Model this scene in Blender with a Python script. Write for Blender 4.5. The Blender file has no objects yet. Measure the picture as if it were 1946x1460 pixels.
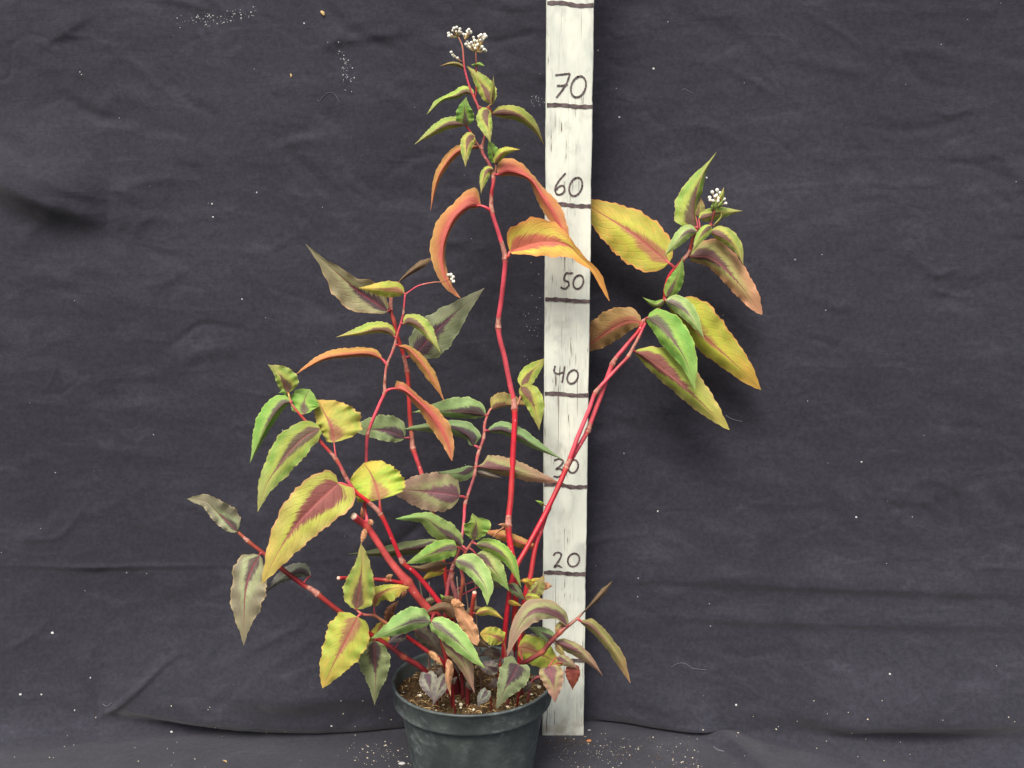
import bpy, math, random
import numpy as np
from mathutils import Vector

random.seed(7)
rng = np.random.default_rng(11)
S = bpy.context.scene
COL = S.collection

# ------------------------------------------------------------------ camera
W, H = 1946.0, 1460.0            # size of the photograph; tracing units below
F = 1750.0                       # focal length in those units
PITCH = math.radians(7.1)
CAM = Vector((0.0, -0.978, 0.521))
cd = bpy.data.cameras.new('camera')
cam = bpy.data.objects.new('camera', cd)
COL.objects.link(cam)
cam.location = CAM
cam.rotation_euler = (math.radians(90) - PITCH, 0, 0)
cd.sensor_fit = 'HORIZONTAL'
cd.sensor_width = 36.0
cd.lens = 36.0 * F / W
cd.clip_start = 0.01
cd.clip_end = 50
S.camera = cam

# ------------------------------------------------------------------ sky + sun (soft overcast)
SUN_EL, SUN_AZ = math.radians(52), math.radians(198)   # azimuth measured from +Y (north) clockwise
wd = bpy.data.worlds.new('World')
S.world = wd
wd.use_nodes = True
wn = wd.node_tree
for n in list(wn.nodes):
    wn.nodes.remove(n)
sky = wn.nodes.new('ShaderNodeTexSky')
sky.sky_type = 'NISHITA'
sky.sun_disc = False
sky.sun_elevation = SUN_EL
sky.sun_rotation = SUN_AZ
sky.air_density = 1.0
sky.dust_density = 6.0
sky.ozone_density = 1.0
bg = wn.nodes.new('ShaderNodeBackground')
bg.inputs['Strength'].default_value = 0.06
wo = wn.nodes.new('ShaderNodeOutputWorld')
wn.links.new(sky.outputs[0], bg.inputs['Color'])
wn.links.new(bg.outputs[0], wo.inputs['Surface'])
sd = bpy.data.lights.new('sun', 'SUN')
sd.energy = 1.5
sd.angle = math.radians(27)
sd.color = (1.0, 0.965, 0.90)
sun = bpy.data.objects.new('sun', sd)
COL.objects.link(sun)
sdir = Vector((math.sin(SUN_AZ) * math.cos(SUN_EL), math.cos(SUN_AZ) * math.cos(SUN_EL), math.sin(SUN_EL)))
sun.rotation_euler = (-sdir).to_track_quat('-Z', 'Y').to_euler()
sun.location = sdir * 3

vs = S.view_settings
vs.view_transform = 'Standard'
vs.look = 'None'
vs.exposure = 1.22
vs.gamma = 1.0
vs.use_curve_mapping = False
S.render.engine = 'CYCLES'
S.cycles.max_bounces = 6
S.cycles.transparent_max_bounces = 6
S.cycles.use_denoising = True

# ------------------------------------------------------------------ helpers
CP, SP = math.cos(PITCH), math.sin(PITCH)


def un(x, y, q=0.0):
    """world point on the upright plane q centimetres in front of the board, seen at photo position x, y"""
    Y = -q / 100.0
    u = (x - W / 2) / F
    v = (H / 2 - y) / F
    # ray = forward + u*right + v*up
    dy = CP + v * SP
    dz = -SP + v * CP
    k = (Y - CAM.y) / dy
    return np.array((u * k, Y, CAM.z + dz * k))


def un_a(x, y, q):
    Y = -np.asarray(q) / 100.0
    u = (np.asarray(x) - W / 2) / F
    v = (H / 2 - np.asarray(y)) / F
    dy = CP + v * SP
    dz = -SP + v * CP
    k = (Y - CAM.y) / dy
    return np.stack(np.broadcast_arrays(u * k, Y, CAM.z + dz * k), -1)


def floor_at(x, y, z=0.0):
    u = (x - W / 2) / F
    v = (H / 2 - y) / F
    dy = CP + v * SP
    dz = -SP + v * CP
    k = (z - CAM.z) / dz
    return np.array((u * k, CAM.y + dy * k, z))


def px(P):
    """photo position of world points (used to find which fold of the cloth is where)"""
    P = np.asarray(P)
    dy = P[..., 1] - CAM.y
    dz = P[..., 2] - CAM.z
    d = dy * CP - dz * SP
    v = dz * CP + dy * SP
    return W / 2 + F * P[..., 0] / d, H / 2 - F * v / d


def unit(p):
    """metres per photo unit at a world point"""
    d = (p[1] - CAM.y) * CP - (p[2] - CAM.z) * SP
    return d / F


def lin(c):
    return tuple(((v / 255.0) / 12.92 if v / 255.0 <= 0.04045 else (((v / 255.0) + 0.055) / 1.055) ** 2.4) for v in c)


def obj(name, verts, faces, mats, parent=None, smooth=True, mi=None):
    me = bpy.data.meshes.new(name)
    if isinstance(faces, np.ndarray):
        me.from_pydata(verts.tolist(), [], faces.tolist())
    else:
        me.from_pydata([tuple(map(float, v)) for v in verts], [], [tuple(map(int, f)) for f in faces])
    if not isinstance(mats, (list, tuple)):
        mats = [mats]
    for m in mats:
        me.materials.append(m)
    if smooth:
        me.polygons.foreach_set('use_smooth', [True] * len(me.polygons))
    if mi is not None:
        me.polygons.foreach_set('material_index', mi)
    me.update()
    o = bpy.data.objects.new(name, me)
    COL.objects.link(o)
    if parent is not None:
        o.parent = parent
    return o


def tag(o, label=None, cat=None, group=None, kind=None):
    if label: o['label'] = label
    if cat: o['category'] = cat
    if group: o['group'] = group
    if kind: o['kind'] = kind
    return o


def catmull(P, n):
    """n samples at even arc length through the points P (any dimension)"""
    P = np.asarray(P, float)
    if len(P) == 2:
        t = np.linspace(0, 1, n)[:, None]
        return P[0] * (1 - t) + P[1] * t
    Q = np.vstack([2 * P[0] - P[1], P, 2 * P[-1] - P[-2]])
    out = []
    for i in range(1, len(Q) - 2):
        p0, p1, p2, p3 = Q[i - 1], Q[i], Q[i + 1], Q[i + 2]
        for s in np.linspace(0, 1, 16, endpoint=False):
            out.append(0.5 * ((2 * p1) + (-p0 + p2) * s + (2 * p0 - 5 * p1 + 4 * p2 - p3) * s * s + (-p0 + 3 * p1 - 3 * p2 + p3) * s ** 3))
    out.append(Q[-2])
    out = np.array(out)
    seg = np.linalg.norm(np.diff(out[:, :2] if out.shape[1] != 3 else out, axis=0), axis=1)
    a = np.concatenate([[0], np.cumsum(seg)])
    if a[-1] <= 0:
        a[-1] = 1
    t = np.linspace(0, a[-1], n)
    return np.stack([np.interp(t, a, out[:, k]) for k in range(out.shape[1])], 1)


def tube(C, R, sides=10, cap=True, ell=None):
    """verts, faces of a tube round the centre line C with radii R"""
    C = np.asarray(C, float)
    n = len(C)
    R = np.broadcast_to(np.asarray(R, float), (n,))
    T = np.gradient(C, axis=0)
    T /= np.maximum(np.linalg.norm(T, axis=1)[:, None], 1e-9)
    ref = np.array((0.3, -0.9, 0.2))
    V, Fc = [], []
    a = np.linspace(0, 2 * math.pi, sides, endpoint=False)
    b1 = np.cross(T[0], ref); b1 /= np.linalg.norm(b1)
    for i in range(n):
        b1 = b1 - T[i] * np.dot(b1, T[i]); b1 /= max(np.linalg.norm(b1), 1e-9)
        b2 = np.cross(T[i], b1)
        for k in a:
            V.append(C[i] + R[i] * (math.cos(k) * b1 + math.sin(k) * b2))
    for i in range(n - 1):
        for k in range(sides):
            k2 = (k + 1) % sides
            Fc.append((i * sides + k, i * sides + k2, (i + 1) * sides + k2, (i + 1) * sides + k))
    if cap:
        Fc.append(tuple(range(sides))[::-1])
        Fc.append(tuple(range((n - 1) * sides, n * sides)))
    return V, Fc


class Net:
    """small wrapper for building a node tree"""
    def __init__(self, name):
        self.m = bpy.data.materials.new(name)
        self.m.use_nodes = True
        self.t = self.m.node_tree
        for n in list(self.t.nodes):
            self.t.nodes.remove(n)
        self.out = self.t.nodes.new('ShaderNodeOutputMaterial')

    def n(self, typ, **kw):
        n = self.t.nodes.new(typ)
        for k, v in kw.items():
            setattr(n, k, v)
        return n

    def put(self, sock, v):
        if v is None:
            return
        if hasattr(v, 'is_linked') or isinstance(v, bpy.types.NodeSocket):
            self.t.links.new(v, sock)
        else:
            if isinstance(v, (tuple, list)) and len(v) == 3 and sock.type == 'RGBA':
                v = (*v, 1)
            sock.default_value = v

    def math(self, op, a, b=None, c=None, clamp=False):
        n = self.n('ShaderNodeMath', operation=op, use_clamp=clamp)
        self.put(n.inputs[0], a)
        if b is not None: self.put(n.inputs[1], b)
        if c is not None: self.put(n.inputs[2], c)
        return n.outputs[0]

    def mix(self, f, a, b, mode='MIX'):
        n = self.n('ShaderNodeMix', data_type='RGBA', blend_type=mode)
        n.clamp_factor = True
        self.put(n.inputs[0], f); self.put(n.inputs[6], a); self.put(n.inputs[7], b)
        return n.outputs[2]

    def ss(self, v, lo, hi, to0=0.0, to1=1.0):
        n = self.n('ShaderNodeMapRange', interpolation_type='SMOOTHSTEP')
        self.put(n.inputs['Value'], v)
        self.put(n.inputs['From Min'], lo); self.put(n.inputs['From Max'], hi)
        self.put(n.inputs['To Min'], to0); self.put(n.inputs['To Max'], to1)
        return n.outputs[0]

    def noise(self, vec, scale, detail=3, rough=0.55, dist=0.0, out=0):
        n = self.n('ShaderNodeTexNoise')
        if vec is not None: self.put(n.inputs['Vector'], vec)
        n.inputs['Scale'].default_value = scale
        n.inputs['Detail'].default_value = detail
        n.inputs['Roughness'].default_value = rough
        n.inputs['Distortion'].default_value = dist
        return n.outputs[out]

    def attr(self, name, out='Color'):
        n = self.n('ShaderNodeAttribute')
        n.attribute_name = name
        return n.outputs[out]

    def scale(self, vec, s):
        n = self.n('ShaderNodeMapping')
        self.put(n.inputs['Vector'], vec)
        n.inputs['Scale'].default_value = s
        return n.outputs[0]

    def coord(self, out='Object'):
        return self.n('ShaderNodeTexCoord').outputs[out]

    def bump(self, h, strength=0.3, dist=0.001, normal=None):
        n = self.n('ShaderNodeBump')
        n.inputs['Strength'].default_value = strength
        n.inputs['Distance'].default_value = dist
        self.put(n.inputs['Height'], h)
        if normal is not None: self.put(n.inputs['Normal'], normal)
        return n.outputs[0]

    def bsdf(self, color, rough=0.5, spec=0.4, normal=None, **kw):
        b = self.n('ShaderNodeBsdfPrincipled')
        self.put(b.inputs['Base Color'], color)
        self.put(b.inputs['Roughness'], rough)
        self.put(b.inputs['Specular IOR Level'], spec)
        if normal is not None: self.put(b.inputs['Normal'], normal)
        for k, v in kw.items():
            self.put(b.inputs[k.replace('_', ' ')], v)
        return b.outputs[0]

    def done(self, sh):
        self.t.links.new(sh, self.out.inputs['Surface'])
        return self.m


# ------------------------------------------------------------------ materials
def leaf_material():
    N = Net('leaf')
    uv = N.n('ShaderNodeUVMap'); uv.uv_map = 'UVMap'
    sep = N.n('ShaderNodeSeparateXYZ'); N.put(sep.inputs[0], uv.outputs[0])
    t = sep.outputs[0]
    v = N.math('MULTIPLY_ADD', sep.outputs[1], 2.0, -1.0)
    a = N.math('ABSOLUTE', v)
    side = N.math('GREATER_THAN', v, 0.0)
    seed = N.attr('seed', 'Fac')
    par = N.n('ShaderNodeSeparateColor'); N.put(par.inputs[0], N.attr('par'))
    chev_amt, chev_len, chev_wid = par.outputs[0], par.outputs[1], par.outputs[2]
    # a coordinate on the blade that differs from leaf to leaf
    cmb = N.n('ShaderNodeCombineXYZ')
    N.put(cmb.inputs[0], N.math('MULTIPLY', t, 3.0)); N.put(cmb.inputs[1], v); N.put(cmb.inputs[2], seed)
    big = N.noise(cmb.outputs[0], 1.3, 3)
    mid = N.noise(cmb.outputs[0], 5.0, 3)
    fine = N.noise(cmb.outputs[0], 42.0, 2, 0.7)
    # side veins sweep from the rib forward to the margin
    s = N.math('SUBTRACT', t, N.math('MULTIPLY', a, 0.15))
    s = N.math('ADD', s, N.math('MULTIPLY', N.math('MULTIPLY', a, a), -0.15))
    s = N.math('ADD', s, N.math('MULTIPLY', side, 0.037))
    s = N.math('ADD', s, N.math('MULTIPLY', N.math('SUBTRACT', mid, 0.5), 0.035))
    fr = N.math('FRACT', N.math('MULTIPLY', s, 9.5))
    vd = N.math('ABSOLUTE', N.math('SUBTRACT', fr, 0.5))          # 0 on a vein, .5 between
    vein = N.ss(vd, 0.015, 0.075, 1.0, 0.0)
    vein = N.math('MULTIPLY', vein, N.ss(a, 0.70, 0.98, 1.0, 0.0))
    veins2 = N.math('ABSOLUTE', N.math('SUBTRACT', N.math('FRACT', N.math('MULTIPLY', s, 47.0)), 0.5))
    # chevron: an arrowhead of darker tissue, feathered along the veins
    jag_c = N.n('ShaderNodeCombineXYZ')
    N.put(jag_c.inputs[0], N.math('MULTIPLY', s, 60.0)); N.put(jag_c.inputs[1], N.math('MULTIPLY', side, 7.0)); N.put(jag_c.inputs[2], seed)
    jag = N.noise(jag_c.outputs[0], 1.0, 2, 0.6)
    lim = N.math('SUBTRACT', 1.0, N.math('DIVIDE', t, chev_len))
    lim = N.math('MULTIPLY', lim, chev_wid)
    lim = N.math('MULTIPLY', lim, N.ss(t, -0.03, 0.10, 0.45, 1.0))
    lim = N.math('ADD', lim, N.math('MULTIPLY', N.math('SUBTRACT', jag, 0.5), 0.50))
    lim = N.math('ADD', lim, N.math('MULTIPLY', N.math('SUBTRACT', mid, 0.5), 0.30))
    cd_ = N.math('SUBTRACT', lim, a)
    chev = N.math('MULTIPLY', N.ss(cd_, -0.10, 0.12), chev_amt)
    # distance beyond the chevron gives the lighter halo, then the outer colour
    halo = N.ss(N.math('ADD', cd_, N.math('MULTIPLY', N.math('SUBTRACT', big, 0.5), 0.5)), -0.62, -0.10)
    col = N.mix(halo, N.attr('c_out'), N.attr('c_body'))
    tipf = N.ss(N.math('ADD', t, N.math('MULTIPLY', N.math('SUBTRACT', big, 0.5), 0.8)), 0.45, 1.02)
    col = N.mix(tipf, col, N.attr('c_tip'))
    col = N.mix(N.ss(mid, 0.45, 0.75, 0.0, 0.55), col, N.attr('c_tip'))
    col = N.mix(chev, col, N.attr('c_chev'))
    blot = N.math('MULTIPLY', N.ss(fine, 0.3, 0.7, 0.87, 1.10), N.ss(big, 0.25, 0.75, 0.86, 1.10))
    col = N.mix(1.0, col, blot, 'MULTIPLY')
    colv = N.mix(1.0, col, (0.62, 0.55, 0.55), 'MULTIPLY')
    vs_ = N.math('MULTIPLY', vein, N.math('ADD', 0.22, N.math('MULTIPLY', chev, 0.3)))
    col = N.mix(vs_, col, colv)
    rib = N.ss(N.math('DIVIDE', a, N.ss(t, 0.0, 1.0, 1.0, 0.45)), 0.03, 0.085, 1.0, 0.0)
    col = N.mix(N.math('MULTIPLY', rib, 0.85), col, N.attr('c_rib'))
    edge = N.ss(N.math('ADD', a, N.math('MULTIPLY', N.math('SUBTRACT', mid, 0.5), 0.06)), 0.89, 0.99)
    col = N.mix(N.math('MULTIPLY', edge, 0.85), col, N.attr('c_edge'))
    # net of small veins, a few brown flecks
    vo = N.n('ShaderNodeTexVoronoi', feature='DISTANCE_TO_EDGE'); N.put(vo.inputs['Vector'], cmb.outputs[0]); vo.inputs['Scale'].default_value = 15
    net = N.ss(vo.outputs['Distance'], 0.0, 0.09, 1.0, 0.0)
    col = N.mix(N.math('MULTIPLY', net, 0.16), col, colv)
    vf = N.n('ShaderNodeTexVoronoi'); N.put(vf.inputs['Vector'], cmb.outputs[0]); vf.inputs['Scale'].default_value = 7
    vc = N.n('ShaderNodeSeparateColor'); N.put(vc.inputs[0], vf.outputs['Color'])
    fleck = N.math('MULTIPLY', N.math('GREATER_THAN', vc.outputs[0], 0.90), N.ss(N.math('ADD', vf.outputs['Distance'], N.math('MULTIPLY', fine, 0.15)), 0.14, 0.24, 1.0, 0.0))
    col = N.mix(N.math('MULTIPLY', fleck, 0.7), col, lin((120, 82, 54)))
    # quilting between the veins
    h = N.math('MULTIPLY', N.ss(vd, 0.0, 0.16), 0.7)
    h = N.math('ADD', h, N.math('MULTIPLY', rib, -1.2))
    h = N.math('ADD', h, N.math('MULTIPLY', fine, 0.25))
    h = N.math('ADD', h, N.math('MULTIPLY', N.ss(veins2, 0.0, 0.3), 0.12))
    h = N.math('ADD', h, N.math('MULTIPLY', mid, 0.8))
    h = N.math('ADD', h, N.math('MULTIPLY', net, -0.35))
    nb = N.bump(h, 0.42, 0.0006)
    rough = N.ss(fine, 0.3, 0.7, 0.44, 0.62)
    b = N.bsdf(col, rough, 0.28, nb)
    tr = N.n('ShaderNodeBsdfTranslucent')
    N.put(tr.inputs['Color'], N.mix(1.0, col, (1.0, 0.95, 0.8), 'MULTIPLY')); N.put(tr.inputs['Normal'], nb)
    mx = N.n('ShaderNodeMixShader'); mx.inputs[0].default_value = 0.22
    N.t.links.new(b, mx.inputs[1]); N.t.links.new(tr.outputs[0], mx.inputs[2])
    return N.done(mx.outputs[0])


def stem_material():
    N = Net('stem')
    o = N.coord()
    col = N.attr('c_stem')
    big = N.noise(o, 60, 3)
    fine = N.noise(o, 700, 2, 0.7)
    col = N.mix(1.0, col, N.math('MULTIPLY', N.ss(big, 0.25, 0.75, 0.72, 1.18), N.ss(fine, 0.3, 0.7, 0.88, 1.08)), 'MULTIPLY')
    vor = N.n('ShaderNodeTexVoronoi'); N.put(vor.inputs['Vector'], o); vor.inputs['Scale'].default_value = 170
    spot = N.math('MULTIPLY', N.ss(vor.outputs['Distance'], 0.10, 0.17, 1.0, 0.0), N.ss(N.noise(o, 35, 1), 0.52, 0.60))
    col = N.mix(N.math('MULTIPLY', spot, 0.65), col, lin((232, 190, 170)))
    col = N.mix(N.ss(N.noise(N.scale(o, (1, 1, .35)), 40, 3), 0.50, 0.68, 0.0, 0.42), col, lin((146, 66, 54)))
    b = N.bsdf(col, 0.38, 0.4, N.bump(N.math('ADD', big, N.math('MULTIPLY', fine, 0.3)), 0.25, 0.0006))
    return N.done(b)


def simple(name, col, rough=0.6, spec=0.3, var=0.2, scale=120, bump=0.3, dist=0.0008, col2=None):
    N = Net(name)
    o = N.coord()
    n1 = N.noise(o, scale, 4, 0.6)
    n2 = N.noise(o, scale * 5, 2, 0.7)
    c = N.mix(N.ss(n1, 0.3, 0.7), tuple(x * (1 - var) for x in lin(col)), lin(col2) if col2 else tuple(min(1, x * (1 + var)) for x in lin(col)))
    c = N.mix(1.0, c, N.ss(n2, 0.3, 0.7, 0.9, 1.08), 'MULTIPLY')
    return N.done(N.bsdf(c, rough, spec, N.bump(N.math('ADD', n1, N.math('MULTIPLY', n2, 0.4)), bump, dist)))


def cloth_material():
    N = Net('black_cloth')
    o = N.coord()
    big = N.noise(o, 2.2, 3)
    fade = N.noise(N.scale(o, (1.0, 1.0, 2.6)), 16, 5, 0.62, 0.6)
    fine = N.noise(o, 210, 3, 0.7)
    weave = N.noise(N.scale(o, (1.0, 1.0, 3.0)), 480, 2, 0.6)
    base = N.mix(N.ss(big, 0.3, 0.7), lin((43, 43, 52)), lin((50, 50, 59)))
    base = N.mix(N.ss(fade, 0.48, 0.78, 0.0, 0.50), base, lin((66, 66, 76)))
    base = N.mix(N.ss(fade, 0.22, 0.48, 0.35, 0.0), base, lin((36, 36, 44)))
    base = N.mix(1.0, base, N.math('MULTIPLY', N.ss(fine, 0.28, 0.72, 0.80, 1.18), N.ss(weave, 0.3, 0.7, 0.88, 1.10)), 'MULTIPLY')
    # pinpricks of lint
    vor = N.n('ShaderNodeTexVoronoi'); N.put(vor.inputs['Vector'], o); vor.inputs['Scale'].default_value = 62
    vor.inputs['Randomness'].default_value = 1
    r = N.n('ShaderNodeSeparateColor'); N.put(r.inputs[0], vor.outputs['Color'])
    pick = N.math('GREATER_THAN', r.outputs[0], 0.93)
    lint = N.math('MULTIPLY', pick, N.ss(vor.outputs['Distance'], 0.035, 0.06, 1.0, 0.0))
    base = N.mix(N.math('MULTIPLY', lint, 0.55), base, lin((190, 190, 195)))
    h = N.math('ADD', N.math('MULTIPLY', fade, 1.0), N.math('MULTIPLY', fine, 0.06))
    h = N.math('ADD', h, N.math('MULTIPLY', weave, 0.03))
    nb = N.bump(h, 0.35, 0.004)
    return N.done(N.bsdf(base, 0.85, 0.18, nb, Sheen_Weight=0.25, Sheen_Roughness=0.5))


def paint_material():
    N = Net('weathered_white_paint')
    o = N.coord()
    big = N.noise(N.scale(o, (2.0, 1.0, 1.0)), 14, 3)
    st = N.noise(N.scale(o, (34.0, 34.0, 1.7)), 14, 3, 0.6, 0.15)
    st2 = N.noise(N.scale(o, (60.0, 60.0, 2.2)), 9, 3, 0.7)
    zone = N.noise(N.scale(o, (2.6, 2.6, 1.0)), 17, 3, 0.6)
    col = N.mix(N.ss(big, 0.35, 0.7), lin((226, 230, 216)), lin((200, 206, 196)))
    sepo = N.n('ShaderNodeSeparateXYZ'); N.put(sepo.inputs[0], o)
    worn = N.ss(zone, 0.42, 0.66)                    # where paint is thin
    grain = N.math('MULTIPLY', N.ss(st2, 0.46, 0.64), worn)
    col = N.mix(N.math('MULTIPLY', grain, 0.34), col, lin((150, 146, 140)))
    crack = N.math('MULTIPLY', N.ss(st, 0.60, 0.64), N.ss(zone, 0.50, 0.60))
    col = N.mix(N.math('MULTIPLY', crack, 0.9), col, lin((92, 78, 66)))
    long_ = N.noise(N.scale(o, (30.0, 30.0, 0.45)), 13, 2, 0.5, 0.3)
    lc = N.math('MULTIPLY', N.ss(long_, 0.655, 0.68), N.ss(N.noise(o, 7, 2), 0.42, 0.52))
    col = N.mix(N.math('MULTIPLY', lc, 0.8), col, lin((112, 98, 84)))
    smu = N.noise(N.scale(o, (1.6, 1.6, 0.8)), 34, 4, 0.6, 0.8)
    col = N.mix(N.ss(smu, 0.50, 0.74, 0.0, 0.55), col, lin((168, 172, 164)))
    foot = N.math('MULTIPLY', N.ss(sepo.outputs[2], 0.004, 0.035, 1.0, 0.0), N.ss(N.noise(o, 60, 4), 0.4, 0.62))
    col = N.mix(N.math('MULTIPLY', foot, 0.5), col, lin((132, 112, 84)))
    dirt = N.noise(o, 46, 4, 0.65)
    col = N.mix(N.ss(dirt, 0.56, 0.80, 0.0, 0.42), col, lin((176, 168, 150)))
    h = N.math('SUBTRACT', N.math('MULTIPLY', N.noise(N.scale(o, (30, 30, 1.5)), 12, 3), 0.5), N.math('ADD', crack, N.math('MULTIPLY', grain, 0.3)))
    return N.done(N.bsdf(col, 0.6, 0.3, N.bump(h, 0.6, 0.0006)))


def pot_material():
    N = Net('scuffed_black_plastic')
    o = N.coord()
    a = N.noise(o, 22, 4, 0.6)
    b_ = N.noise(N.scale(o, (1, 1, 1.6)), 85, 6, 0.75, 0.4)
    c = N.noise(o, 240, 3, 0.7)
    col = N.mix(N.ss(a, 0.3, 0.7), lin((56, 64, 64)), lin((82, 90, 88)))
    dust = N.math('MULTIPLY', N.ss(b_, 0.46, 0.68), N.ss(N.noise(o, 13, 2), 0.38, 0.60))
    col = N.mix(N.math('MULTIPLY', dust, 0.42), col, lin((150, 160, 160)))
    scr = N.math('MULTIPLY', N.ss(N.noise(N.scale(o, (1, 1, 9)), 55, 3, 0.7, 1.2), 0.66, 0.74), N.ss(N.noise(o, 18, 2), 0.5, 0.6))
    col = N.mix(N.math('MULTIPLY', scr, 0.65), col, lin((196, 202, 200)))
    col = N.mix(1.0, col, N.ss(c, 0.3, 0.7, 0.88, 1.1), 'MULTIPLY')
    rough = N.ss(a, 0.3, 0.7, 0.38, 0.58)
    return N.done(N.bsdf(col, rough, 0.45, N.bump(N.math('ADD', b_, N.math('MULTIPLY', c, 0.4)), 0.2, 0.0006)))


def soil_material():
    N = Net('soil')
    o = N.coord()
    a = N.noise(o, 90, 5, 0.7)
    b_ = N.noise(o, 320, 3, 0.7)
    col = N.mix(N.ss(a, 0.3, 0.72), lin((44, 34, 25)), lin((112, 88, 62)))
    col = N.mix(N.ss(b_, 0.55, 0.75, 0.0, 0.6), col, lin((150, 124, 88)))
    col = N.mix(N.ss(N.noise(o, 30, 3), 0.5, 0.75, 0.0, 0.6), col, lin((62, 62, 34)))
    return N.done(N.bsdf(col, 0.9, 0.15, N.bump(N.math('ADD', a, b_), 0.9, 0.003)))


M_LEAF = leaf_material()
M_STEM = stem_material()
M_SHEATH = simple('papery_sheath', (168, 88, 76), 0.6, 0.3, 0.25, 220, 0.5, 0.0006, (198, 146, 130))
M_PITH = simple('cut_pith', (224, 196, 176), 0.7, 0.2, 0.2, 500)
M_BUD = simple('flower_bud', (246, 244, 230), 0.5, 0.3, 0.08, 500, 0.2, 0.0004)
M_PED = simple('flower_stalk', (176, 178, 110), 0.5, 0.3, 0.2, 400, 0.2, 0.0004, (200, 150, 110))
M_CLOTH = cloth_material()
M_PAINT = paint_material()
M_INK = simple('marker_ink', (78, 66, 68), 0.55, 0.3, 0.3, 160, 0.2, 0.0003, (112, 98, 98))
M_POT = pot_material()
M_SOIL = soil_material()
M_CRUMB = simple('soil_crumb', (66, 50, 34), 0.9, 0.15, 0.4, 300, 0.6, 0.001, (120, 96, 66))
M_PERLITE = simple('perlite', (232, 222, 196), 0.8, 0.2, 0.1, 400, 0.5, 0.0006)
M_STRAW = simple('straw_fibre', (186, 160, 112), 0.8, 0.2, 0.25, 300)
M_LINT = simple('lint', (205, 205, 205), 0.9, 0.1, 0.1, 300)
M_CHIP = simple('bark_chip', (208, 140, 92), 0.7, 0.2, 0.2, 300)
M_THREAD = simple('white_thread', (112, 112, 120), 0.8, 0.1, 0.1, 300)

# ------------------------------------------------------------------ backdrop cloth
YB = 0.052            # where the cloth leaves the floor, behind the board


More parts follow.
